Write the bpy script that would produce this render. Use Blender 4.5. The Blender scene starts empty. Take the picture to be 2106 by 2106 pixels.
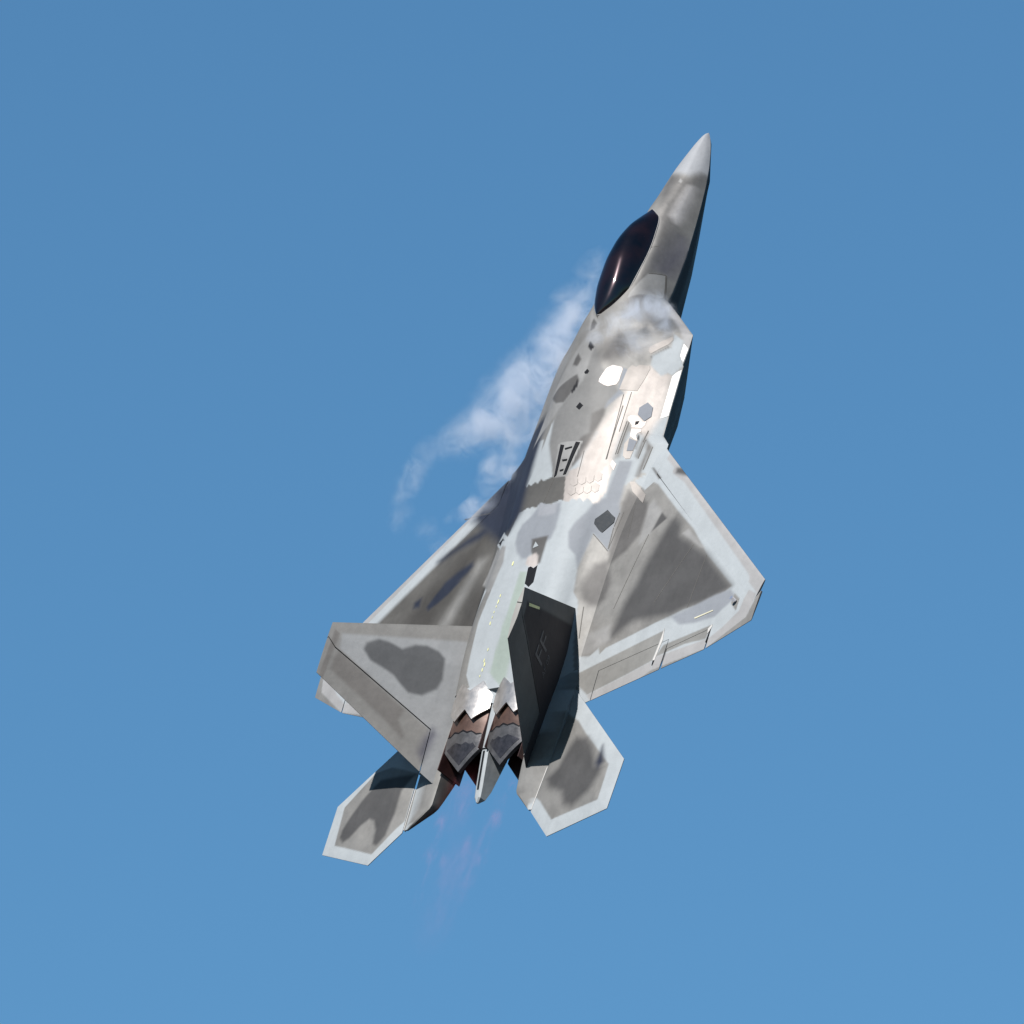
import bpy, bmesh, math, random
import numpy as np
from mathutils import Matrix, Vector
from mathutils.bvhtree import BVHTree


# ------------------------------------------------------------------ camera, sky, sun, exposure
SC = bpy.context.scene
SC.render.engine = 'CYCLES'
SC.view_settings.view_transform = 'Standard'
SC.view_settings.look = 'None'
SC.view_settings.exposure = 1.25
SC.view_settings.gamma = 1.0
SC.view_settings.use_curve_mapping = False
SC.cycles.volume_max_steps = 256
SC.cycles.volume_step_rate = 1.0
SC.cycles.volume_bounces = 3

DIST = 260.03                      # metres from the lens to the jet
EL = math.radians(20.0)            # the lens looks up by this much
ce, se = math.cos(EL), math.sin(EL)
CAM_POS = Vector((0, 0, 1.7))
RCW = Matrix(((1, 0, 0), (0, -se, -ce), (0, ce, -se)))     # camera axes -> world (columns x, y, z of the camera)
cam_d = bpy.data.cameras.new('camera')
cam = bpy.data.objects.new('camera', cam_d)
SC.collection.objects.link(cam)
cam.matrix_world = Matrix.Translation(CAM_POS) @ RCW.to_4x4()
cam_d.sensor_width = 36.0
cam_d.lens = 36.0 * 93.7425 * DIST / 2106.0
cam_d.clip_start = 1.0
cam_d.clip_end = 20000.0
SC.camera = cam

SUN_CAM = Vector((-0.3565, 0.8225, 0.4430)).normalized()   # direction to the sun seen from the camera
SUN_DIR = (RCW @ SUN_CAM).normalized()
SUN_EL = math.asin(SUN_DIR.z)
SUN_AZ = math.atan2(SUN_DIR.x, SUN_DIR.y)
world = bpy.data.worlds.new('World')
SC.world = world
world.use_nodes = True
wt = world.node_tree
wt.nodes.clear()
w_out = wt.nodes.new('ShaderNodeOutputWorld')
w_bg = wt.nodes.new('ShaderNodeBackground')
w_sky = wt.nodes.new('ShaderNodeTexSky')
w_sky.sky_type = 'NISHITA'
w_sky.sun_disc = False
w_sky.sun_elevation = SUN_EL
w_sky.sun_rotation = SUN_AZ
w_sky.air_density = 1.0
w_sky.dust_density = 0.4
w_sky.ozone_density = 2.0
w_bg.inputs['Strength'].default_value = 0.05
w_mul = wt.nodes.new('ShaderNodeMix'); w_mul.data_type = 'RGBA'; w_mul.blend_type = 'MULTIPLY'
w_mul.inputs[0].default_value = 1.0; w_mul.inputs[7].default_value = (.495, .832, .955, 1)      # deep clear-air blue
wt.links.new(w_sky.outputs['Color'], w_mul.inputs[6])
wt.links.new(w_mul.outputs[2], w_bg.inputs['Color'])
wt.links.new(w_bg.outputs[0], w_out.inputs['Surface'])

sun_d = bpy.data.lights.new('sun', 'SUN')
sun_d.energy = 5.0
sun_d.angle = math.radians(0.5)
sun_d.color = (1.0, 0.955, 0.90)
sun = bpy.data.objects.new('sun', sun_d)
SC.collection.objects.link(sun)
sun.rotation_euler = SUN_DIR.to_track_quat('Z', 'Y').to_euler()

# the jet's own axes: x starboard, y forward (y = -s, s = metres aft of the nose tip), z up
_r = Vector((-0.5719911620343208, -0.7962847469868144, -0.08964286045854884))
RB = Matrix.Rotation(_r.length, 3, _r.normalized())
T_CAM = RB @ Vector((0, 9, 0)) + Vector((1.6367681628, 0.9891629259, -DIST))
JET_M = Matrix.Translation(CAM_POS) @ RCW.to_4x4() @ Matrix.Translation(T_CAM) @ RB.to_4x4()

# ------------------------------------------------------------------ helpers
def tag(o, label=None, cat=None, group=None, kind=None):
    if label: o['label'] = label
    if cat: o['category'] = cat
    if group: o['group'] = group
    if kind: o['kind'] = kind
    return o

def link_mesh(name, V, F, mat, parent=None, smooth=30.0, tint=None):
    me = bpy.data.meshes.new(name)
    me.from_pydata([tuple(map(float, v)) for v in V], [], [tuple(f) for f in F])
    me.validate()
    o = bpy.data.objects.new(name, me)
    SC.collection.objects.link(o)
    if parent is not None: o.parent = parent
    me.materials.append(mat)
    if smooth:
        me.polygons.foreach_set('use_smooth', [True] * len(me.polygons))
        me.set_sharp_from_angle(angle=math.radians(smooth))
    if tint is not None:
        at = me.color_attributes.new('tint', 'FLOAT_COLOR', 'POINT')
        at.data.foreach_set('color', np.asarray(tint, dtype=np.float32).ravel())
    return o

def interp(xs, ys, x):
    """monotone cubic through the stations (xs, ys)"""
    xs = np.asarray(xs, float); ys = np.asarray(ys, float); x = np.asarray(x, float)
    h = np.diff(xs); d = np.diff(ys) / h
    m = np.zeros(len(xs)); m[0] = d[0]; m[-1] = d[-1]
    for i in range(1, len(xs) - 1):
        if d[i-1] * d[i] > 0:
            w1 = 2*h[i] + h[i-1]; w2 = h[i] + 2*h[i-1]
            m[i] = (w1 + w2) / (w1/d[i-1] + w2/d[i])
    i = np.clip(np.searchsorted(xs, x) - 1, 0, len(h) - 1)
    t = np.clip((x - xs[i]) / h[i], 0, 1)
    return ((2*t**3 - 3*t**2 + 1)*ys[i] + (t**3 - 2*t**2 + t)*h[i]*m[i]
            + (-2*t**3 + 3*t**2)*ys[i+1] + (t**3 - t**2)*h[i]*m[i+1])

def inside(P, poly):
    P = np.asarray(P, float); r = np.zeros(len(P), bool); n = len(poly)
    for i in range(n):
        x1, y1 = poly[i]; x2, y2 = poly[(i+1) % n]
        if y1 == y2: continue
        c = ((y1 > P[:, 1]) != (y2 > P[:, 1])) & (P[:, 0] < (x2-x1)*(P[:, 1]-y1)/(y2-y1) + x1)
        r ^= c
    return r

def edge_dist(P, poly, closed=True):
    P = np.asarray(P, float); d = np.full(len(P), 1e9); n = len(poly)
    for i in range(n if closed else n-1):
        a = np.array(poly[i], float); b = np.array(poly[(i+1) % n], float)
        ab = b - a; L = max((ab**2).sum(), 1e-12)
        t = np.clip(((P - a) @ ab) / L, 0, 1)
        d = np.minimum(d, np.hypot(*(P - a - t[:, None]*ab).T))
    return d

def sdist(P, poly):
    d = edge_dist(P, poly)
    return np.where(inside(P, poly), d, -d)

def clip_half(poly, ax, v, keep_less):
    out = []
    n = len(poly)
    for i in range(n):
        a = poly[i]; b = poly[(i+1) % n]
        ia = (a[ax] <= v) if keep_less else (a[ax] >= v)
        ib = (b[ax] <= v) if keep_less else (b[ax] >= v)
        if ia: out.append(a)
        if ia != ib:
            t = (v - a[ax]) / (b[ax] - a[ax])
            q = [a[0] + t*(b[0]-a[0]), a[1] + t*(b[1]-a[1])]
            q[ax] = v
            out.append((q[0], q[1]))
    return out

def grid_poly(poly, h):
    """flat grid mesh filling the polygon, cells cut along its outline"""
    poly = [tuple(p) for p in poly]
    x0 = min(p[0] for p in poly); x1 = max(p[0] for p in poly)
    y0 = min(p[1] for p in poly); y1 = max(p[1] for p in poly)
    idx = {}; V = []; F = []
    def vid(p):
        k = (round(p[0], 4), round(p[1], 4))
        if k not in idx:
            idx[k] = len(V); V.append((p[0], p[1]))
        return idx[k]
    i0, i1 = math.floor(x0/h), math.ceil(x1/h)
    j0, j1 = math.floor(y0/h), math.ceil(y1/h)
    C = np.array([((i+.5)*h, (j+.5)*h) for i in range(i0, i1) for j in range(j0, j1)])
    ins = inside(C, poly); dd = edge_dist(C, poly)
    k = 0
    for i in range(i0, i1):
        col = None
        for j in range(j0, j1):
            I, D = ins[k], dd[k]; k += 1
            if D > h*0.7072:
                if I: F.append([vid((i*h, j*h)), vid(((i+1)*h, j*h)), vid(((i+1)*h, (j+1)*h)), vid((i*h, (j+1)*h))])
                continue
            if col is None:
                col = clip_half(clip_half(poly, 0, i*h, False), 0, (i+1)*h, True)
            if len(col) < 3: continue
            c = clip_half(clip_half(col, 1, j*h, False), 1, (j+1)*h, True)
            if len(c) < 3: continue
            ids = []
            for p in c:
                q = vid(p)
                if not ids or ids[-1] != q: ids.append(q)
            if len(ids) > 1 and ids[0] == ids[-1]: ids.pop()
            if len(set(ids)) < 3: continue
            a = 0
            for m in range(len(ids)):
                p, q = V[ids[m]], V[ids[(m+1) % len(ids)]]
                a += p[0]*q[1] - p[1]*q[0]
            if abs(a) < 1e-9: continue
            if a < 0: ids.reverse()
            F.append(ids)
    return np.array(V), F

def boundary(F):
    seen = {}
    for f in F:
        for i in range(len(f)):
            a, b = f[i], f[(i+1) % len(f)]
            seen[(a, b)] = True
    return [(a, b) for (a, b) in seen if (b, a) not in seen]

def solid(V2, F, top, bot):
    """closed body from a flat grid: top and bottom are arrays of 3D points"""
    n = len(V2)
    V = np.concatenate([top, bot])
    FF = [list(f) for f in F] + [[i+n for i in reversed(f)] for f in F]
    for a, b in boundary(F): FF.append([b, a, a+n, b+n])
    return V, FF

def tube(pts, r, n=6):
    V = []; F = []
    pts = [Vector(p) for p in pts]
    for i, p in enumerate(pts):
        t = (pts[min(i+1, len(pts)-1)] - pts[max(i-1, 0)]).normalized()
        u = t.orthogonal().normalized() if i == 0 else (u - t*u.dot(t)).normalized()
        w = t.cross(u)
        for k in range(n):
            a = 2*math.pi*k/n
            V.append(p + (u*math.cos(a) + w*math.sin(a))*r)
    for i in range(len(pts)-1):
        for k in range(n):
            F.append((i*n+k, i*n+(k+1) % n, (i+1)*n+(k+1) % n, (i+1)*n+k))
    F.append(list(range(n))[::-1]); F.append([len(V)-n+k for k in range(n)])
    return V, F

def box(c, h):
    V = [(c[0]+sx*h[0], c[1]+sy*h[1], c[2]+sz*h[2]) for sx in (-1, 1) for sy in (-1, 1) for sz in (-1, 1)]
    return V, [(0,1,3,2),(4,6,7,5),(0,4,5,1),(2,3,7,6),(0,2,6,4),(1,5,7,3)]

def mirror(o_name, V, F):
    V = np.array(V, float).copy(); V[:, 0] *= -1
    return V, [list(reversed(f)) for f in F]

# ------------------------------------------------------------------ materials
def new_mat(name):
    m = bpy.data.materials.new(name); m.use_nodes = True
    nt = m.node_tree
    return m, nt, nt.nodes['Principled BSDF']

def noise(nt, scale, detail=4, rough=.55, vec=None, stretch=None):
    n = nt.nodes.new('ShaderNodeTexNoise')
    n.inputs['Scale'].default_value = scale
    n.inputs['Detail'].default_value = detail
    n.inputs['Roughness'].default_value = rough
    if stretch:
        mp = nt.nodes.new('ShaderNodeMapping'); mp.inputs['Scale'].default_value = stretch
        nt.links.new(vec, mp.inputs['Vector']); nt.links.new(mp.outputs[0], n.inputs['Vector'])
    elif vec: nt.links.new(vec, n.inputs['Vector'])
    return n

def ramp(nt, src, lo, hi, a, b):
    r = nt.nodes.new('ShaderNodeMapRange')
    r.inputs['From Min'].default_value = lo; r.inputs['From Max'].default_value = hi
    r.inputs['To Min'].default_value = a; r.inputs['To Max'].default_value = b
    nt.links.new(src, r.inputs['Value'])
    return r.outputs[0]

def paint_material():
    m, nt, p = new_mat('airframe_paint')
    tc = nt.nodes.new('ShaderNodeTexCoord').outputs['Object']
    at = nt.nodes.new('ShaderNodeAttribute'); at.attribute_name = 'tint'
    grain = noise(nt, 9.0, 6, .7, tc)                   # mottled wear
    streak = noise(nt, 1.0, 5, .6, tc, (3.0, .6, 3.0))   # streaks along the airflow
    blot = noise(nt, 1.3, 4, .6, tc)                     # broad blotchy weathering
    g0 = ramp(nt, blot.outputs['Fac'], .35, .65, .86, 1.12)
    g1 = ramp(nt, grain.outputs['Fac'], .3, .7, .96, 1.04)
    gm = nt.nodes.new('ShaderNodeMath'); gm.operation = 'MULTIPLY'
    mixb = nt.nodes.new('ShaderNodeMix'); mixb.data_type = 'FLOAT'     # the flat pale paint stays cleaner than the metallic
    nt.links.new(ramp(nt, at.outputs['Alpha'], .08, .35, .25, 1.0), mixb.inputs[0]); mixb.inputs[2].default_value = 1.0; nt.links.new(g0, mixb.inputs[3])
    nt.links.new(mixb.outputs[0], gm.inputs[0]); nt.links.new(g1, gm.inputs[1]); g = gm.outputs[0]
    s = ramp(nt, streak.outputs['Fac'], .3, .7, .955, 1.045)
    mu = nt.nodes.new('ShaderNodeMath'); mu.operation = 'MULTIPLY'
    nt.links.new(g, mu.inputs[0]); nt.links.new(s, mu.inputs[1])
    vm = nt.nodes.new('ShaderNodeVectorMath'); vm.operation = 'SCALE'
    nt.links.new(at.outputs['Color'], vm.inputs[0]); nt.links.new(mu.outputs[0], vm.inputs['Scale'])
    nt.links.new(vm.outputs[0], p.inputs['Base Color'])
    p.inputs['Specular IOR Level'].default_value = .16          # dead flat paint
    nt.links.new(at.outputs['Alpha'], p.inputs['Metallic'])
    rg = ramp(nt, streak.outputs['Fac'], .25, .75, .43, .53)
    ad = nt.nodes.new('ShaderNodeMath'); ad.operation = 'MULTIPLY_ADD'    # flat paint is rougher than the metallic
    nt.links.new(at.outputs['Alpha'], ad.inputs[0]); ad.inputs[1].default_value = -.12
    nt.links.new(rg, ad.inputs[2])
    a2 = nt.nodes.new('ShaderNodeMath'); a2.operation = 'ADD'; a2.inputs[1].default_value = .20
    nt.links.new(ad.outputs[0], a2.inputs[0])
    nt.links.new(a2.outputs[0], p.inputs['Roughness'])
    bn = noise(nt, 1.6, 3, .5, tc)
    b = nt.nodes.new('ShaderNodeBump'); b.inputs['Strength'].default_value = .5; b.inputs['Distance'].default_value = .05
    nt.links.new(bn.outputs['Fac'], b.inputs['Height'])
    nt.links.new(b.outputs[0], p.inputs['Normal'])
    return m

def simple(name, col, metallic=0., rough=.5, grain=.12, scale=12., bump=0.):
    m, nt, p = new_mat(name)
    tc = nt.nodes.new('ShaderNodeTexCoord').outputs['Object']
    n = noise(nt, scale, 5, .65, tc)
    s = ramp(nt, n.outputs['Fac'], .3, .7, 1-grain, 1+grain)
    vm = nt.nodes.new('ShaderNodeVectorMath'); vm.operation = 'SCALE'
    vm.inputs[0].default_value = col
    nt.links.new(s, vm.inputs['Scale']); nt.links.new(vm.outputs[0], p.inputs['Base Color'])
    p.inputs['Metallic'].default_value = metallic
    nt.links.new(ramp(nt, n.outputs['Fac'], .3, .7, rough*.85, rough*1.15), p.inputs['Roughness'])
    if bump:
        b = nt.nodes.new('ShaderNodeBump'); b.inputs['Strength'].default_value = bump; b.inputs['Distance'].default_value = .02
        nt.links.new(n.outputs['Fac'], b.inputs['Height']); nt.links.new(b.outputs[0], p.inputs['Normal'])
    return m

M_PAINT = paint_material()
M_CANOPY = simple('canopy_glass', (.012, .006, .011), 0., .07, .5, 3.)
_p = M_CANOPY.node_tree.nodes['Principled BSDF']
for _l in list(_p.inputs['Roughness'].links): M_CANOPY.node_tree.links.remove(_l)
_p.inputs['Roughness'].default_value = .22; _p.inputs['Specular IOR Level'].default_value = .035
_p.inputs['Specular Tint'].default_value = (1, .6, .75, 1)
_n = M_CANOPY.node_tree                                   # brown-plum cast of the tinted glass, uneven
_tc = _n.nodes.new('ShaderNodeTexCoord').outputs['Object']
_z = noise(_n, 1.4, 3, .5, _tc)
_cr = _n.nodes.new('ShaderNodeMix'); _cr.data_type = 'RGBA'
_cr.inputs[6].default_value = (.0008, .0008, .0016, 1); _cr.inputs[7].default_value = (.0048, .0021, .0026, 1)
_n.links.new(ramp(_n, _z.outputs['Fac'], .42, .62, 0, 1), _cr.inputs[0]); _n.links.new(_cr.outputs[2], _p.inputs['Base Color'])
_p.inputs['Coat Weight'].default_value = 1.0; _p.inputs['Coat Roughness'].default_value = .07; _p.inputs['Coat IOR'].default_value = 1.45
M_DARK = simple('dark_slot', (.004, .0045, .006), 0., .7, .2)
M_DARK.node_tree.nodes['Principled BSDF'].inputs['Specular IOR Level'].default_value = .1
M_HEX = simple('hex_panel_paint', (.018, .021, .025), 0., .65, .15)
M_HEX.node_tree.nodes['Principled BSDF'].inputs['Specular IOR Level'].default_value = .1
M_INTAKE = simple('intake_duct', (.02, .022, .025), 0., .6, .2)
M_COPPER = simple('heated_metal', (.050, .028, .022), .45, .5, .30, 4., .2)
M_BURNT = simple('nozzle_burnt', (.062, .060, .063), .6, .42, .30, 5., .25)
M_SOOT = simple('sooted_metal', (.035, .033, .038), .7, .36, .4, 6., .3)
M_MAROON = simple('nozzle_inner', (.018, .005, .005), .3, .55, .4, 4.)
M_BARE = simple('bare_metal', (.36, .34, .325), .85, .37, .10, 6., .12)
M_RIB = simple('end_rib_metal', (.30, .29, .28), .3, .5, .1)
M_CODE = simple('tail_code_paint', (.045, .047, .055), .1, .6, .1)
M_TAPE = simple('yellow_tape', (.70, .66, .30), 0., .5, .2, 20.)
M_GREEN = simple('walkway_coating', (.29, .36, .31), .1, .55, .15, 8.)
M_LAMP = simple('lamp_glass', (.75, .72, .75), .9, .15, .1)

# tones: linear rgb + metallic
TONES = {
 'LIGHT': (.40, .435, .465, .10), 'MID': (.272, .268, .262, .52), 'MIDG': (.255, .255, .25, .35), 'PALE': (.32, .32, .322, .42),
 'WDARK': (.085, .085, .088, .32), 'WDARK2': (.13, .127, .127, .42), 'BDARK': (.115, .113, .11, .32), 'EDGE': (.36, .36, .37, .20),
 'BLUEG': (.255, .275, .31, .10), 'BLUEG2': (.23, .25, .29, .10), 'LILAC': (.31, .325, .36, .12), 'GREY': (.215, .215, .217, .25),
 'GREEN': (.33, .39, .36, .10), 'BRIGHT': (.58, .53, .51, .62), 'BRIGHT2': (.62, .60, .60, .75), 'BEIGE': (.42, .39, .375, .60), 'BEIGE2': (.37, .345, .33, .46),
 'RIB': (.62, .61, .60, .2), 'WHITE': (.86, .85, .83, .40), 'NAVY': (.025, .032, .055, .35), 'NAVYG': (.11, .11, .15, .4), 'NGREY': (.18, .176, .175, .60), 'RADOME': (.37, .385, .415, .15),
 'BLACKISH': (.012, .012, .016, .0), 'BLACK': (.012, .010, .010, .0), 'HEXD': (.032, .036, .042, .0), 'YELLOW': (.78, .78, .42, .0), 'YELLOWD': (.62, .60, .46, .0),
 'SEAM': (.13, .125, .12, .2), 'FINOUT': (.085, .075, .08, .02), 'PDARK': (.075, .071, .067, .38), 'PMID': (.125, .121, .115, .40), 'FINDARK': (.112, .116, .124, .15), 'FINLIGHT': (.335, .345, .36, .15), 'FINEDGE': (.27, .265, .26, .25), 'RUDDARK': (.205, .195, .19, .25),
}
TONES['BELLY'] = (.06, .06, .072, .1)  # grey of the undersides, with shade put into the colour
TONES['MAROON'] = (.12, .055, .045, .2)
TONES = {k: (v[0]*.42, v[1]*.42, v[2]*.42, v[3]*.85) for k, v in TONES.items()}
MID = TONES['MID']; LIGHT = TONES['LIGHT']

# ------------------------------------------------------------------ fuselage shape (all in metres aft of the nose)
US = [0, .08, .3, .7, 1.3, 2.0, 2.6, 3.5, 4.5, 4.8, 5.3, 5.91, 6.5, 7.5, 8.55, 8.8, 9.2, 10, 11.5, 13.2, 14.2, 15.0, 15.3]
UA = [-.28, -.20, -.10, .03, .19, .37, .54, .60, .75, .85, .98, 1.08, 1.09, 1.06, 1.0, .99, .96, .88, .84, .78, .64, .51, .485]
UBX = [0, .02, .06, .11, .18, .19, .20, .25, .28, .3, .35, .4, .42, .48, .5, .5, .5, .5, .6, .7, .75, .8, .8]
UBZ = UA
UCX = [0, .04, .11, .21, .34, .40, .42, .50, .56, .6, .7, .85, .9, 1.0, 1.02, 1.03, 1.04, 1.05, 1.12, 1.2, 1.25, 1.25, 1.25]
UCZ = [-.28, -.22, -.16, -.07, .05, .19, .31, .55, .76, .76, .76, .78, .78, .76, .74, .74, .74, .74, .74, .72, .62, .50, .475]
UDX = [0, .05, .14, .28, .43, .50, .55, .64, .74, .78, 1.06, 1.50, 1.66, 1.72, 1.78, 1.78, 1.76, 1.7, 1.6, 1.55, 1.45, 1.38, 1.36]
UDZ = [-.28, -.25, -.22, -.18, -.12, -.06, 0.0, .08, .22, .27, .30, .34, .36, .34, .31, .3, .28, .25, .2, .2, .2, .2, .2]
UEX = [0, .055, .16, .30, .46, .56, .62, .71, .80, .83, 1.40, 2.06, 2.08, 2.12, 2.18, 2.42, 2.40, 2.4, 2.35, 2.25, 2.2, 2.1, 2.1]
UEZ = [-.28, -.28, -.29, -.29, -.28, -.27, -.26, -.22, -.10, -.03, 0, 0, 0, 0, -.01, -.02, -.04, -.05, -.05, -.05, -.05, -.03, -.02]
LS = [0, .3, 1.3, 2.6, 3.5, 4.8, 5.0, 6.84, 6.92, 7.7, 8.5, 12, 15.0, 15.3]
LFX = [0, .14, .41, .53, .61, .70, .82, .95, 1.78, 1.85, 1.86, 2.0, 1.95, 1.95]
LFZ = [-.29, -.34, -.42, -.46, -.5, -.42, -.08, -.1, -.41, -.41, -.41, -.3, -.22, -.22]
LGX = [0, .07, .21, .27, .31, .38, .55, .6, 1.46, 1.55, 1.53, 1.6, 1.5, 1.5]
LGZ = [-.29, -.40, -.59, -.76, -.86, -.91, -.76, -.85, -.82, -.82, -.80, -.75, -.6, -.58]
LHZ = [-.29, -.41, -.63, -.80, -.90, -.95, -.97, -1.0, -1.0, -1.0, -1.0, -.95, -.72, -.7]

def lin(xs, ys, x): return np.interp(x, xs, ys)

def upper_ctrl(s):
    E_x = lin(US, UEX, s); E_z = lin(US, UEZ, s)
    if s < 4.6: E_x = interp(US, UEX, s)
    return [(0, interp(US, UA, s)), (interp(US, UBX, s), interp(US, UBZ, s)), (interp(US, UCX, s), interp(US, UCZ, s)),
            (interp(US, UDX, s), interp(US, UDZ, s)), (float(E_x), float(E_z))]

def bspline2(P, t):
    """clamped quadratic B-spline through five control points, t in [0,1]"""
    P = np.array(P, float); n = len(P); spans = n - 2
    K = [0, 0] + list(range(spans + 1)) + [spans, spans]
    u = min(t * spans, spans - 1e-9); k = int(u) + 2
    d = [P[k-2], P[k-1], P[k]]
    for r in range(1, 3):
        for j in range(2, r-1, -1):
            i = j + k - 2
            a = (u - K[i]) / max(K[i+3-r] - K[i], 1e-12)
            d[j] = (1-a)*d[j-1] + a*d[j]
    return d[2]

S_END = 15.0
def fuselage_sections():
    st = list(np.arange(0.0, .3, .02)) + list(np.arange(.3, S_END, .03)) + [S_END]
    for x in (4.8, 5.91, 6.84, 6.92, 8.55, 8.8, 9.2): st.append(x)
    st = sorted(set(round(float(x), 3) for x in st))
    NU, NL = 64, 12
    rows = []
    ts = np.linspace(0, 1, NU + 1)
    for s in st:
        C = upper_ctrl(s)
        up = [bspline2(C, t) for t in ts]              # centre -> chine
        F_ = (float(lin(LS, LFX, s)), float(lin(LS, LFZ, s))); G_ = (float(lin(LS, LGX, s)), float(lin(LS, LGZ, s)))
        H_ = (0.0, float(lin(LS, LHZ, s))); E_ = C[-1]
        lo = []
        for a, b in ((E_, F_), (F_, G_), (G_, H_)):
            for k in range(1, NL//3 + 1):
                t = k / (NL//3); lo.append((a[0]+(b[0]-a[0])*t, a[1]+(b[1]-a[1])*t))
        half = [tuple(p) for p in up] + lo             # right half, top -> bottom
        full = half + [(-x, z) for x, z in reversed(half[1:-1])]
        rows.append([(x, -s, z) for x, z in full])
    return st, rows

def loft(rows, cap=(True, True)):
    n = len(rows[0]); V = [p for r in rows for p in r]; F = []
    for i in range(len(rows)-1):
        for k in range(n):
            k2 = (k+1) % n
            F.append((i*n+k, i*n+k2, (i+1)*n+k2, (i+1)*n+k))
    if cap[0]: F.append(list(range(n))[::-1])
    if cap[1]: F.append([(len(rows)-1)*n + k for k in range(n)])
    return V, F

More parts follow.
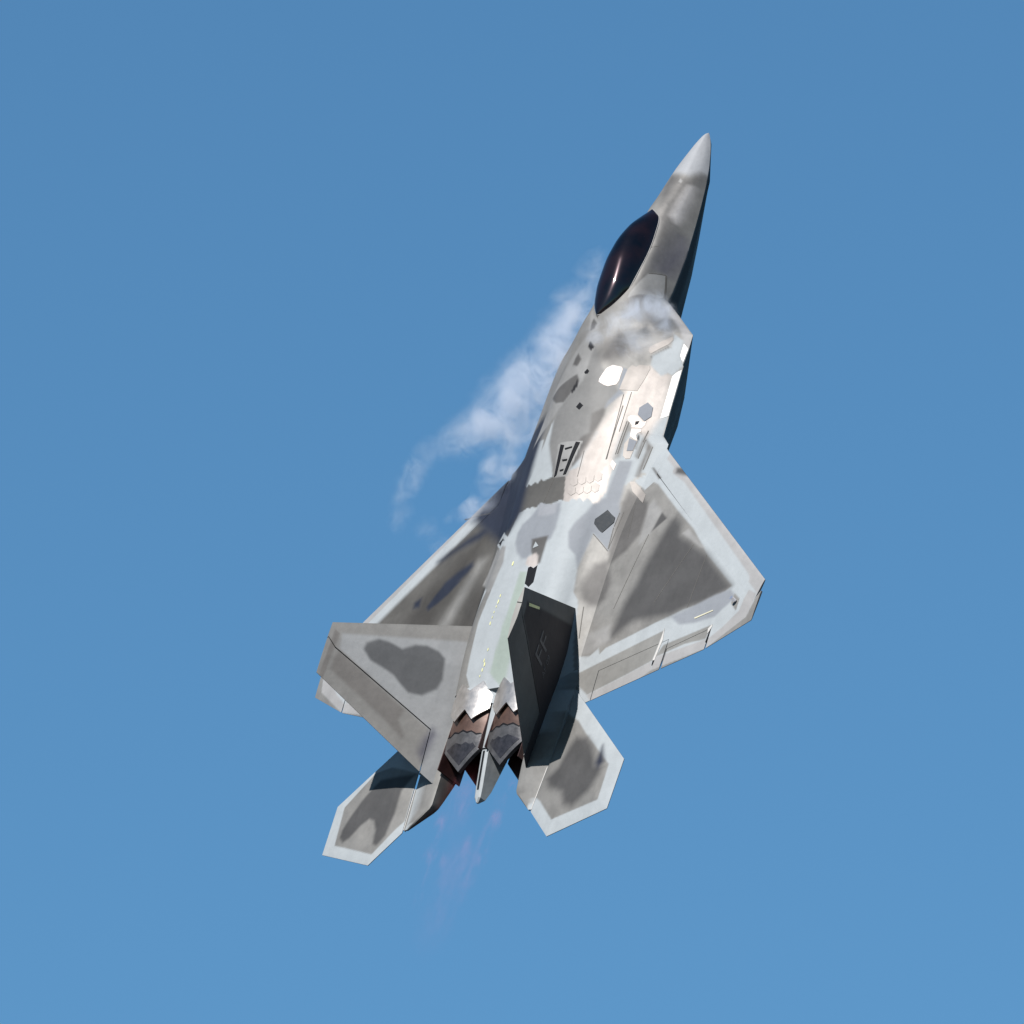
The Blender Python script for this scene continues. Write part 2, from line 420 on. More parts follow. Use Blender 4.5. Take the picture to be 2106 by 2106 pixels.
# ------------------------------------------------------------------ paint layers: (outline in x, s), tone, softness
LAYER_DATA = [
  ('wing_light', [[0.311,10.766],[0.555,8.774],[1.832,8.561],[1.678,8.118],[6.892,12.725],[7.091,13.01],[6.899,13.133],[6.69,13.168],[6.546,13.75],[5.623,14.412],[4.174,14.791],[2.509,15.455],[2.105,14.929],[1.818,13.997],[1.474,13.718]], 'LIGHT', 0.02, 1),
  ('wing_inner', [[2.408,9.809],[2.581,9.882],[3.517,10.729],[4.109,11.216],[4.8,11.973],[5.846,12.891],[5.679,13.023],[5.435,13.146],[5.068,13.253],[4.63,13.326],[4.296,13.449],[3.854,13.598],[3.29,13.819],[2.615,14.066],[2.487,14.201],[2.401,14.041],[2.199,14.218],[1.64,14.173],[1.416,12.613],[1.524,11.29],[1.694,10.298],[1.754,9.936],[2.077,9.533]], 'MID', 0.02, 1),
  ('wing_dark', [[3.489,10.804],[3.751,11.07],[3.81,11.337],[4.266,11.625],[4.79,11.945],[5.846,12.891],[5.679,13.023],[5.435,13.146],[5.068,13.253],[4.63,13.326],[4.296,13.449],[3.802,13.453],[3.169,13.478],[2.758,13.807],[2.612,13.89],[2.753,12.974],[2.928,12.487],[3.037,11.99],[3.163,11.543],[3.341,10.943]], 'WDARK', 0.16, 0),
  ('wing_dark_tri', [[3.004,10.668],[3.219,10.85],[2.857,11.196]], 'WDARK', 0.03, 0),
  ('wing_pale', [[2.634,10.31],[2.515,10.453],[2.632,11.452],[2.867,11.223],[2.993,10.641]], 'PALE', 0.06, 0),
  ('wing_lilac', [[3.845,11.316],[3.964,11.213],[4.658,11.788],[4.513,11.745]], 'PALE', 0.04, 0),
  ('wing_rootdark', [[1.878,10.017],[2.473,10.343],[2.536,10.507],[2.561,11.186],[2.345,11.546],[2.097,11.746],[1.909,11.913],[1.824,11.515],[1.826,10.855],[1.811,10.354]], 'WDARK2', 0.08, 0),
  ('wing_shade2', [[1.921,13.635],[2.511,13.498],[2.673,13.87],[2.116,14.206],[1.9,14.139]], 'PALE', 0.1, 0),  # soft paler patch on the inboard wing
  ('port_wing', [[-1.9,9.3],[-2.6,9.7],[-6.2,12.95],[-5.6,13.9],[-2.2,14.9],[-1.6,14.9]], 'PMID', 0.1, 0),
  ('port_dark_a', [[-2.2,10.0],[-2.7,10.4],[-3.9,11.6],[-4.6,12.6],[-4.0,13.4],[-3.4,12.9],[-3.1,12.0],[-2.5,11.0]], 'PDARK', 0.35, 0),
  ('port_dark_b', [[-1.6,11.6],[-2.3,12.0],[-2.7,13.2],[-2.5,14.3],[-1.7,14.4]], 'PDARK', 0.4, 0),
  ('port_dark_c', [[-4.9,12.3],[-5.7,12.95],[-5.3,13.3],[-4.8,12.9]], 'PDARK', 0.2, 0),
  ('port_pale', [[-2.2,11.1],[-2.45,11.1],[-3.1,12.7],[-2.8,12.8]], 'MID', 0.2, 0),
  ('le_outer', [[2.614,9.044],[2.578,9.219],[2.904,9.497],[2.882,9.615],[3.347,9.921],[6.234,12.638],[6.312,12.774],[6.309,12.849],[6.675,13.184],[7.08,13.051],[5.534,11.614],[3.458,9.791]], 'EDGE', 0.02, 1),
  ('le_mark', [[2.976,9.503],[3.149,9.507],[3.448,9.763],[3.233,9.719],[3.007,9.643]], 'WDARK', 0.06, 0),
  ('lef_light', [[2.236,9.309],[2.482,9.262],[2.766,9.401],[2.917,9.633],[2.744,9.559]], 'LIGHT', 0.02, 0),
  ('sq', [[1.947,9.779],[2.263,9.446],[2.529,9.716],[2.253,10.001]], 'LIGHT', 0.01, 0),
  ('sq_line', [[2.222,9.415],[2.282,9.422],[2.62,9.727],[2.555,9.746]], 'WDARK2', 0.02, 0),
  ('flaperon_in', [[4.238,13.809],[4.137,14.552],[3.473,14.823],[2.464,15.205],[2.169,14.986],[1.959,14.646]], 'MIDG', 0.02, 1),
  ('aileron_in', [[4.335,14.194],[5.603,13.841],[5.563,14.06],[5.547,14.182],[4.959,14.237],[4.197,14.472]], 'MIDG', 0.02, 1),
  ('te_inboard', [[4.116,14.574],[3.477,14.836],[2.468,15.218],[2.763,15.655],[4.178,14.803]], 'EDGE', 0.02, 1),
  ('te_aileron', [[4.171,14.481],[5.551,14.195],[5.623,14.412],[4.174,14.791]], 'EDGE', 0.02, 1),
  ('tip_edge', [[6.392,13.057],[6.657,13.187],[6.546,13.75],[5.623,14.412],[5.586,14.211],[5.949,13.93],[6.285,13.57],[6.324,13.274]], 'EDGE', 0.02, 1),
  ('wing_patch', [[4.335,13.489],[4.736,13.349],[5.421,13.078],[5.849,12.99],[6.017,13.136],[5.963,13.307],[5.788,13.462],[5.621,13.643],[5.072,13.728],[4.635,13.721],[4.448,13.603]], 'BLUEG', 0.05, 1),
  ('tipdiamond', [[6.002,13.097],[6.189,13.258],[6.195,13.56],[5.981,13.359]], 'MID', 0.01, 0),
  ('rear_light', [[-0.688,10.677],[-0.657,10.568],[-0.52,10.521],[-0.302,10.507],[-0.156,10.571],[-0.025,10.419],[0.304,10.563],[0.579,10.478],[0.824,10.491],[1.031,10.495],[1.221,10.183],[1.434,10.009],[1.549,10.133],[1.524,10.553],[1.534,11.118],[1.435,11.531],[1.403,11.737],[1.411,12.12],[1.43,12.672],[1.545,12.842],[1.594,13.114],[1.71,13.934],[2.332,16.265],[-0.12,16.037],[-0.951,14.563],[-0.923,13.319],[-0.804,12.488],[-0.8,11.194]], 'LIGHT', 0.015, 0),
  ('blob_left', [[-0.101,10.407],[-0.105,10.579],[-0.22,10.772],[-0.425,10.927],[-0.509,11.143],[-0.47,11.42],[-0.32,11.677],[-0.105,11.865],[0.069,11.891],[0.18,11.755],[0.313,11.621],[0.628,11.449],[0.668,11.202],[0.642,10.774],[0.586,10.498],[0.304,10.563]], 'BLUEG', 0.06, 0),
  ('blob_pale', [[-0.089,10.438],[0.304,10.563],[0.486,10.517],[0.516,10.781],[0.358,10.83],[0.003,10.798]], 'LILAC', 0.05, 0),
  ('blob_right', [[1.532,9.351],[1.795,9.302],[1.765,9.873],[1.768,10.382],[1.831,10.599],[1.784,10.945],[1.821,11.554],[1.442,11.19],[1.432,11.597],[1.398,11.785],[1.378,12.116],[1.282,11.815],[1.126,11.663],[1.026,11.3],[1.088,11.023],[1.226,10.723],[1.294,10.484],[1.473,10.272],[1.484,9.929],[1.508,9.64]], 'BLUEG', 0.04, 0),
  ('rear_beige', [[1.445,11.203],[1.824,11.568],[1.936,12.072],[2.11,12.377],[1.981,12.934],[1.731,12.931],[1.532,12.834],[1.434,12.697],[1.378,12.116],[1.395,11.772]], 'MID', 0.02, 0),
  ('rear_soot', [[1.634,11.916],[1.884,11.791],[2.179,12.386],[2.124,12.78],[1.981,12.934],[1.783,12.951],[1.591,12.818],[1.502,12.613],[1.51,12.381]], 'WDARK2', 0.12, 0),  # soft darker patch ahead of the starboard fin
  ('airbrake', [[0.043,11.391],[0.524,11.37],[0.539,12.052],[0.468,12.1],[0.294,12.0],[0.132,11.69]], 'WDARK2', 0.04, 0),
  ('airbrake_pink', [[0.082,11.864],[0.301,11.772],[0.402,11.862],[0.468,12.1],[0.378,12.165],[0.222,12.114],[0.086,12.027]], 'BRIGHT', 0.04, 0),  # pinkish highlight painted into the skin colour
  ('green', [[-0.01,12.206],[0.211,12.238],[0.265,12.617],[0.24,13.122],[0.301,13.727],[0.428,13.955],[0.346,14.313],[0.335,14.834],[0.22,14.979],[-0.026,14.786],[-0.212,14.604],[-0.097,13.673],[-0.02,13.028]], 'GREEN', 0.03, 0),
  ('hexbg', [[0.445,9.833],[0.579,9.704],[0.839,9.62],[1.144,9.493],[1.373,9.329],[1.466,9.45],[1.449,9.767],[1.45,10.164],[1.363,10.432],[1.295,10.489],[1.23,10.43],[1.164,10.383],[1.101,10.484],[1.009,10.403],[0.956,10.477],[0.852,10.436],[0.782,10.524],[0.617,10.485]], 'BEIGE', 0.012, 0),
  ('hexstreak', [[1.212,9.768],[1.336,9.452],[1.408,9.777],[1.4,10.178],[1.36,10.419],[1.292,10.476],[1.22,10.346]], 'BRIGHT', 0.06, 0),  # bright streak painting the sheen along the spine
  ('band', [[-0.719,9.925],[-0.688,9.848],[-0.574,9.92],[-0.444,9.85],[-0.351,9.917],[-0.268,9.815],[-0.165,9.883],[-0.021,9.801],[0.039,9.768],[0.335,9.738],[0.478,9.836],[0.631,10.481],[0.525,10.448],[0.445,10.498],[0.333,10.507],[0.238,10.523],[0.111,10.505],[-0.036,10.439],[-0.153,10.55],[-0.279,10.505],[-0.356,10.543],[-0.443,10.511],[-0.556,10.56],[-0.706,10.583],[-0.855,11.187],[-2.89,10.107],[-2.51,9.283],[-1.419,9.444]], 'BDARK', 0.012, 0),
  ('band_left', [[-0.578,8.099],[-0.731,8.677],[-0.719,9.925],[-0.637,10.6],[-0.841,11.044],[-1.816,10.813],[-3.173,9.901],[-2.802,9.07],[-2.225,8.214],[-1.326,7.913]], 'NAVY', 0.18, 0),  # navy shade of the port body side, painted in
  ('fwd_light', [[-0.745,9.917],[-0.597,9.438],[-0.493,8.959],[-0.429,8.43],[-0.27,8.126],[-0.134,7.784],[-0.1,8.387],[-0.279,8.696],[-0.223,9.048],[-0.006,9.501],[0.089,9.817],[-0.165,9.883],[-0.268,9.815],[-0.351,9.917],[-0.444,9.85],[-0.574,9.92],[-0.688,9.848]], 'LIGHT', 0.02, 0),
  ('spine_grey', [[-0.049,7.432],[0.116,6.557],[0.314,6.576],[0.574,7.048],[1.038,7.56],[1.11,7.664],[0.922,8.106],[0.873,8.376],[0.864,8.699],[0.761,9.233],[0.638,9.601],[0.452,9.811],[0.115,9.799],[-0.296,8.955],[-0.39,8.331],[-0.227,7.941]], 'GREY', 0.06, 0),
  ('spine_edge', [[0.937,8.074],[0.964,8.273],[0.917,8.632],[0.886,8.959],[0.753,9.404],[0.63,9.573],[0.427,9.726],[0.615,8.896],[0.764,8.772],[0.707,8.285]], 'WDARK2', 0.05, 0),
  ('fwd_left_grey', [[-0.363,5.449],[-0.065,6.108],[-0.364,6.662],[-0.787,7.403],[-1.002,8.23],[-1.155,8.744],[-0.566,8.425],[-0.169,7.896],[0.228,7.443],[0.249,6.748],[0.268,6.275],[0.124,5.898]], 'PALE', 0.05, 0),
  ('patch1', [[-0.014,7.235],[0.11,7.428],[0.029,7.646],[-0.051,7.719],[-0.198,7.919],[-0.501,7.872],[-0.836,7.613],[-0.53,7.429],[-0.306,7.349]], 'WDARK2', 0.03, 0),
  ('patch1b', [[0.067,7.306],[0.106,7.571],[0.011,7.743],[-0.054,7.661],[0.026,7.444]], 'BLACKISH', 0.015, 0),
  ('dia1', [[0.073,6.402],[0.257,6.572],[0.19,6.669],[0.055,6.548]], 'BLACKISH', 0.012, 0),
  ('dia2', [[-0.096,5.764],[0.084,5.923],[0.059,6.07],[-0.046,6.112],[-0.108,5.888]], 'WDARK2', 0.015, 0),
  ('dia3', [[-0.194,6.677],[-0.03,6.856],[-0.095,7.019],[-0.274,6.951],[-0.247,6.782]], 'WDARK2', 0.03, 0),
  ('ladder_pad', [[0.033,9.013],[0.109,8.982],[0.692,8.98],[0.526,9.846],[0.129,9.842]], 'PALE', 0.01, 0),
  ('stab_light', [[1.9,15.0],[2.3,15.1],[4.6,17.0],[4.6,18.5],[2.7,19.1],[1.8,18.2]], 'LIGHT', 0.01, 1),
  ('stab_in_R', [[2.596,15.943],[2.955,16.299],[4.024,17.231],[4.041,18.113],[2.771,18.441],[2.212,17.907],[1.865,17.681],[1.87,16.94],[1.565,16.25],[1.85,15.507]], 'MID', 0.02, 0),
  ('stab_dark_R', [[2.726,16.377],[3.094,16.42],[3.351,16.711],[3.606,17.209],[3.878,17.293],[3.679,17.848],[3.294,18.194],[2.991,18.106],[2.83,17.782],[2.331,17.575],[2.157,17.337],[2.448,17.09],[2.601,16.611]], 'WDARK', 0.14, 0),
  ('stab_smear_R', [[3.615,16.688],[3.852,17.134],[3.735,17.302],[3.601,17.157]], 'NAVY', 0.1, 0),
  ('stab_in_L', [[-3.497,16.402],[-2.986,16.343],[-1.847,16.672],[-2.083,16.953],[-2.014,17.814],[-2.723,18.575],[-4.021,18.187],[-4.131,17.198]], 'MID', 0.02, 0),
  ('stab_dark_L', [[-3.506,16.986],[-3.221,16.638],[-2.176,16.615],[-2.421,17.01],[-2.389,17.603],[-2.456,18.149],[-2.655,18.37],[-2.776,18.316],[-2.821,17.965],[-2.982,17.708],[-3.156,17.641],[-3.353,17.776],[-3.598,18.064],[-3.792,18.15],[-3.932,18.017],[-3.925,17.813],[-3.817,17.536],[-3.616,17.15]], 'WDARK', 0.06, 0),
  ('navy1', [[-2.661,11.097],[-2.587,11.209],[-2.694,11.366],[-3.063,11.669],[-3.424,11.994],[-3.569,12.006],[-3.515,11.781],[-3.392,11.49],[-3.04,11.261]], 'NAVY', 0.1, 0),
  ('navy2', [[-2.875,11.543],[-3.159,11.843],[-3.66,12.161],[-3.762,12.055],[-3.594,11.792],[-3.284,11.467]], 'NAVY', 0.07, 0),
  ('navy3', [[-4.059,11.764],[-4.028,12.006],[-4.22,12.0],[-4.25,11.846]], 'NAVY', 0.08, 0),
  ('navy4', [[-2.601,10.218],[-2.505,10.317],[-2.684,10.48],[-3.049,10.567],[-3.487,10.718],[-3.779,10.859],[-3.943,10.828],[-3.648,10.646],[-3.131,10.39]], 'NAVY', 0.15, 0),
  ('leftpale', [[-2.01,11.804],[-1.816,10.987],[-0.8,11.428],[-0.698,11.837],[-0.794,12.452],[-0.879,12.587]], 'PALE', 0.04, 0),
  ('dia_light', [[-1.67,10.608],[-0.8,11.194],[-1.047,11.43],[-1.933,10.822]], 'LIGHT', 0.01, 0),
  ('dia_in', [[-1.582,10.771],[-0.941,11.228],[-1.664,10.943],[-1.892,10.782]], 'BLACKISH', 0.01, 0),
  ('lip_edge', [[0.819,4.801],[2.066,5.915],[2.089,6.304],[1.961,6.153],[1.766,5.831],[0.905,4.984]], 'EDGE', 0.03, 0),
  ('right_light', [[2.016,8.145],[2.14,8.035],[2.144,8.149],[2.164,8.534],[1.757,8.332],[2.395,8.838],[2.372,9.013],[2.372,9.207],[2.197,8.991],[2.125,8.902],[1.941,8.733],[1.899,8.379],[1.936,8.263]], 'LIGHT', 0.01, 0),
  ('groove1', [[1.793,8.526],[1.776,9.019],[1.746,8.999],[1.755,8.577]], 'BLACKISH', 0.01, 0),
  ('groove2', [[1.811,9.175],[1.877,9.24],[1.932,8.735],[1.888,8.487],[1.864,8.748]], 'WDARK2', 0.05, 0),
  ('groove3', [[1.946,8.746],[2.115,8.903],[2.05,9.351],[2.012,9.674],[1.928,9.674],[1.964,9.301],[2.0,9.045]], 'WDARK2', 0.05, 0),
  ('groove4', [[1.49,8.362],[1.556,8.466],[1.536,8.91],[1.524,9.254],[1.406,9.343],[1.431,9.02],[1.437,8.632]], 'GREY', 0.06, 0),
  ('groove5', [[1.27,7.986],[1.312,8.07],[1.32,8.459],[1.291,8.855],[1.289,9.177],[1.277,9.372],[1.244,8.993],[1.255,8.405]], 'GREY', 0.1, 0),
  ('fwd_beige', [[1.197,7.647],[1.54,6.892],[1.952,7.039],[2.034,8.122],[1.916,8.68],[1.663,8.582],[1.438,8.22],[1.4,9.357],[1.11,9.998],[0.763,10.029],[0.775,9.289],[0.94,8.629]], 'BEIGE', 0.1, 0),
  ('fwd_camo', [[0.493,6.518],[0.687,6.124],[0.941,6.311],[1.02,6.663],[0.792,6.983],[0.549,6.961]], 'WDARK2', 0.2, 0),  # soft dark patch painting the vapour's shade on the skin
  ('door_shadow', [[1.476,6.696],[1.475,6.65],[1.721,6.305],[1.763,6.34],[1.646,6.561]], 'WDARK2', 0.02, 0),
  ('fwd_blue', [[1.533,6.864],[1.502,6.629],[1.768,6.322],[1.717,5.963],[1.934,6.098],[1.977,6.487],[2.083,6.72],[1.967,7.019],[1.876,6.975],[1.782,7.094],[1.623,6.961]], 'LIGHT', 0.03, 0),
  ('fwd_blue2', [[1.024,7.041],[1.138,7.079],[1.107,7.606],[1.205,7.675],[1.087,7.844],[0.925,8.12],[0.946,7.928],[1.081,7.64],[1.048,7.381]], 'BLUEG', 0.03, 0),
  ('radome', [[-1.438,-0.394],[0.936,0.055],[1.228,1.453],[0.443,1.271],[0.33,1.474],[-0.113,1.39],[-0.956,0.833]], 'RADOME', 0.12, 0),
  ('nose_grey', [[-0.134,1.766],[-0.134,1.462],[0.343,1.514],[0.445,1.304],[0.509,1.807],[0.508,2.135],[0.69,4.314],[0.994,5.449],[0.505,5.349],[0.506,4.144],[0.387,3.386]], 'NGREY', 0.12, 0),
  ('nose_streak1', [[0.394,1.736],[0.442,1.703],[0.483,2.133],[0.519,2.597],[0.499,2.809],[0.402,2.661],[0.386,2.354],[0.384,1.941]], 'BRIGHT2', 0.08, 0),  # bright band painting the sun's highlight behind the radome
  ('nose_streak2', [[0.61,3.074],[0.623,3.321],[0.618,3.753],[0.655,4.173],[0.708,4.157],[0.722,3.793],[0.688,3.374]], 'NAVYG', 0.16, 0),  # bluish shade painted along the nose side
  ('nose_streak3', [[0.435,2.865],[0.499,3.25],[0.48,3.309],[0.415,3.02]], 'WDARK2', 0.05, 0),
  ('nose_patch', [[0.609,4.392],[0.707,4.202],[0.82,4.844],[0.527,5.192],[0.511,5.044]], 'PALE', 0.012, 0),
  ('nose_dot', [[0.193,1.585],[0.264,1.653],[0.26,1.718],[0.191,1.681]], 'PALE', 0.02, 0),
]
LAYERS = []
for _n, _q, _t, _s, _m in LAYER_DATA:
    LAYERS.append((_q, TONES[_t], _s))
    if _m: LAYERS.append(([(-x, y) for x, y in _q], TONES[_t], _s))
PANELS = [
  ('access_panel', 'mirror-bright panel behind the canopy', [[0.812,7.015],[0.999,7.031],[1.03,7.085],[1.037,7.383],[1.009,7.492],[0.856,7.565],[0.783,7.55],[0.647,7.483],[0.639,7.41],[0.716,7.119]], 'BRIGHT'),  # bright tone stands for the sun's reflection on the tilted panel
  ('access_panel', 'pale beige panel', [[1.18,6.942],[1.271,6.979],[1.322,6.915],[1.519,6.897],[1.548,6.965],[1.517,7.226],[1.45,7.568],[1.096,7.608],[1.123,7.067]], 'BEIGE2'),
  ('access_panel', 'blue-grey hexagonal panel', [[1.72,7.814],[1.84,7.914],[1.866,8.145],[1.775,8.289],[1.617,8.152],[1.604,7.978]], 'BLUEG2'),
  ('access_panel', 'bright jagged panel with a small opening', [[1.442,8.255],[1.488,8.2],[1.624,8.19],[1.741,8.311],[1.808,8.274],[1.806,8.38],[1.77,8.467],[1.574,8.501],[1.564,8.438],[1.459,8.323]], 'BRIGHT'),
  ('vent_slot', None, [[1.617,8.335],[1.687,8.305],[1.674,8.387],[1.624,8.425]], 'BLACKISH'),
  ('access_panel', 'bright notched panel', [[1.579,8.519],[1.762,8.495],[1.782,8.555],[1.721,8.612],[1.712,8.682],[1.779,8.805],[1.699,8.779],[1.6,8.718]], 'BRIGHT'),
  ('access_panel', None, [[1.605,8.737],[1.78,8.811],[1.75,9.086],[1.727,9.259],[1.641,9.281],[1.574,9.218],[1.539,8.922]], 'BEIGE2'),
  ('access_panel', 'blue-grey panel', [[1.611,8.775],[1.773,8.825],[1.744,9.062],[1.628,9.089]], 'BLUEG2'),
  ('edge_panel', 'white chine panel', [[2.088,6.824],[2.029,6.906],[1.971,7.038],[2.006,7.681],[2.028,8.139],[2.142,8.03]], 'WHITE'),  # white tone carries the facet's blown sun highlight
  ('edge_panel', 'small white chine panel', [[1.961,6.169],[2.096,6.305],[2.092,6.712],[1.977,6.487]], 'WHITE'),  # highlight painted white like the longer facet
  ('bay_door', None, [[1.396,6.53],[1.394,6.407],[1.71,6.037],[1.751,6.118],[1.707,6.26],[1.459,6.593]], 'BEIGE2'),
  ('hex_panel', 'dark hexagonal panel', [[1.582,10.571],[1.668,10.653],[1.767,10.727],[1.772,10.848],[1.599,11.134],[1.521,11.081],[1.413,10.957],[1.409,10.844]], 'HEXD'),
  ('diamond_panel', 'dark brown diamond panel', [[0.316,7.995],[0.435,8.083],[0.361,8.189],[0.243,8.107]], 'BLACKISH'),
  ('diamond_panel', None, [[1.4,9.351],[1.497,9.443],[1.478,9.604],[1.386,9.483]], 'BRIGHT'),
  ('vent_slot', None, [[0.11,9.039],[0.22,9.067],[0.207,9.797],[0.147,9.845]], 'BLACKISH'),
  ('vent_slot', None, [[0.532,9.009],[0.637,9.024],[0.48,9.8],[0.404,9.812]], 'BLACKISH'),
  ('vent_slot', None, [[0.268,9.148],[0.459,9.118],[0.463,9.152],[0.286,9.187]], 'BLACKISH'),
  ('vent_slot', None, [[0.272,9.429],[0.413,9.426],[0.408,9.465],[0.29,9.469]], 'BLACKISH'),
  ('vent_slot', None, [[0.27,9.681],[0.377,9.665],[0.369,9.706],[0.287,9.716]], 'BLACKISH'),
  ('beacon', None, [[0.189,7.224],[0.251,7.142],[0.324,7.205],[0.301,7.267],[0.231,7.269]], 'BLACKISH'),
  ('spine_panel', 'white triangular plate', [[0.192,11.48],[0.322,11.603],[0.165,11.642]], 'LIGHT'),
  ('spine_slot', 'black recess at the foot of the spine panel', [[0.208,12.137],[0.281,12.117],[0.382,12.175],[0.482,12.108],[0.518,12.545],[0.411,12.654],[0.257,12.547]], 'BLACK'),
  ('strake_panel', None, [[1.851,9.819],[1.953,9.804],[2.337,10.143],[2.331,10.352],[2.207,10.258],[1.972,10.054]], 'BEIGE2'),
  ('hex_tile', None, [[0.642,9.919],[0.725,9.859],[0.834,9.927],[0.861,10.071],[0.78,10.131],[0.669,10.058]], 'BEIGE'),
  ('hex_tile', None, [[0.837,9.881],[0.907,9.813],[1.002,9.872],[1.026,10.014],[0.957,10.081],[0.861,10.019]], 'BEIGE'),
  ('hex_tile', None, [[1.004,9.826],[1.066,9.753],[1.154,9.807],[1.175,9.947],[1.112,10.018],[1.026,9.962]], 'BEIGE'),
  ('hex_tile', None, [[1.156,9.76],[1.214,9.684],[1.296,9.735],[1.315,9.873],[1.254,9.946],[1.176,9.895]], 'BEIGE'),
  ('hex_tile', None, [[0.656,10.149],[0.738,10.089],[0.85,10.159],[0.878,10.304],[0.798,10.364],[0.685,10.29]], 'BEIGE'),
  ('hex_tile', None, [[0.852,10.13],[0.92,10.061],[1.017,10.121],[1.042,10.263],[0.973,10.331],[0.878,10.269]], 'BEIGE'),
  ('hex_tile', None, [[1.018,10.091],[1.079,10.018],[1.166,10.071],[1.188,10.211],[1.126,10.283],[1.041,10.228]], 'BEIGE'),
  ('hex_tile', None, [[1.168,10.042],[1.224,9.965],[1.304,10.014],[1.323,10.153],[1.264,10.227],[1.188,10.176]], 'BEIGE'),
]
STRIP = [[5.022, 13.601], [5.508, 13.462], [5.532, 13.487], [5.053, 13.63]]
LAMP = [6.108, 13.311]
RIBS = [([[4.228, 13.772], [4.282, 14.059], [4.207, 14.56], [4.155, 14.554], [4.209, 14.125]], "RIB"), ([[5.629, 13.831], [5.639, 13.895], [5.597, 14.006], [5.563, 14.06], [5.54, 13.933]], "RIB"), ([[5.596, 14.037], [5.624, 13.943], [5.622, 14.19], [5.587, 14.275], [5.571, 14.271]], "BLACKISH"), ([[4.202, 14.571], [4.16, 14.567], [4.163, 14.678], [4.185, 14.676]], "BLACKISH")]
SEAMS = [[[1.27,7.986],[1.277,9.372],0.01],[[1.493,8.375],[1.46,9.191],0.01],[[1.448,8.358],[1.425,9.211],0.008],[[1.936,8.748],[1.884,9.226],0.01],[[1.895,8.498],[1.898,8.824],0.01],[[2.115,8.903],[2.049,9.478],0.01],[[0.434,3.696],[0.526,3.598],0.008],[[0.609,4.392],[0.707,4.202],0.006],[[0.707,4.202],[0.82,4.844],0.006],[[-0.042,5.642],[0.033,5.784],0.008],[[4.291,11.654],[3.661,13.058],0.007],[[4.79,11.984],[4.712,13.311],0.007],[[2.837,11.219],[2.494,13.069],0.007],[[1.445,11.203],[1.818,11.563],0.008],[[1.831,10.599],[1.796,10.944],0.008],[[1.791,10.973],[1.81,11.513],0.008],[[1.212,7.703],[1.289,9.354],0.007],[[1.35,7.618],[1.363,8.643],0.007],[[1.48,6.996],[1.446,7.554],0.007],[[0.044,10.466],[0.19,9.583],0.006],[[0.786,9.225],[0.804,9.879],0.006],[[1.905,10.567],[1.817,11.49],0.008],[[2.106,10.298],[2.234,11.249],0.006],[[-3.537,9.784],[-2.641,9.808],0.006],[[1.69,12.991],[1.789,13.766],0.009],[[-2.168,15.613],[-2.122,16.589],0.009],[[-1.349,16.092],[-1.439,17.014],0.011]]
FIN_PATCH = [[2.393,14.687],[2.371,14.503],[2.136,14.302],[1.873,14.274],[1.587,14.316],[1.332,14.089],[1.088,14.0],[0.81,14.017],[0.622,14.134],[0.529,14.642],[0.583,14.899],[0.848,15.179],[1.153,15.247],[1.383,15.121],[1.59,14.985],[1.884,14.917],[2.17,14.874]]
FIN_RUDDER = [[2.882,14.941],[2.04,15.278],[1.091,15.652],[1.157,15.913],[0.926,16.211],[0.957,16.283],[1.537,16.0],[2.473,15.621],[2.941,15.432],[2.959,15.208]]
FIN_SMEAR = [[0.373,15.814],[0.285,15.918],[0.378,16.566],[0.497,16.447],[0.475,16.091]]
def paint(P, layers, base=MID):
    P = np.asarray(P, float)[:, :2]
    C = np.tile(np.array(base, float), (len(P), 1))
    for poly, tone, soft in layers:
        poly = [tuple(p) for p in poly]
        xs = [p[0] for p in poly]; ys = [p[1] for p in poly]
        m = (P[:, 0] > min(xs)-soft) & (P[:, 0] < max(xs)+soft) & (P[:, 1] > min(ys)-soft) & (P[:, 1] < max(ys)+soft)
        if not m.any(): continue
        d = sdist(P[m], poly)
        a = np.clip(d/max(soft, 1e-3)*.5 + .5, 0, 1); a = a*a*(3-2*a)
        C[m] = C[m]*(1-a)[:, None] + np.array(tone)*a[:, None]
    return C

root = bpy.data.objects.new('fighter_jet', None)
SC.collection.objects.link(root)
root.matrix_world = JET_M
tag(root, 'grey twin-tailed fighter jet climbing steeply with dark tinted canopy and pale edged wings', 'jet')

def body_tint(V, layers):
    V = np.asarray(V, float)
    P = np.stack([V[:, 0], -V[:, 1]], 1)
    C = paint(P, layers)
    low = V[:, 2] < np.interp(-V[:, 1], US, UEZ) - .012          # belly: dark grey, deepened to carry the underside's shade
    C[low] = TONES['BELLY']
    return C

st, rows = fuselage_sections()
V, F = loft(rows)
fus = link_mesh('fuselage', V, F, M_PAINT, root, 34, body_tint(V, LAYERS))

# ------------------------------------------------------------------ wings
W_LE = [(1.9, 8.44), (2.45, 8.94), (6.78, 12.85)]
W_TE = [(1.9, 15.57), (2.54, 15.38), (5.6, 14.43), (6.73, 13.85)]
def le_s(x): return 8.94 + (abs(x) - 2.45)*.903
def te_s(x): return float(np.interp(abs(x), [1.9, 5.6, 6.73], [15.58, 14.43, 13.85]))
def wing_mid(x): return -.035 - .036*(np.abs(x) - 2.3)
def wing_z(P, up=1):
    x = np.abs(P[:, 0]); s = P[:, 1]
    le = 8.94 + (x-2.45)*.903
    te = np.interp(x, [1.9, 5.6, 6.73, 6.9], [15.58, 14.43, 13.85, 13.7])
    c = te - le
    u = np.clip((s - le)/c, 0, 1)
    T = .022*np.minimum(c, 7.0)
    f = np.sqrt(np.clip(u, 0, 1))*1.45*(1-u)**.9
    f = np.clip(f*1.25, 0, 1.2)
    return wing_mid(x) + up*(T*f + .006) + (.03*np.clip(1-u*6, 0, 1)*0)

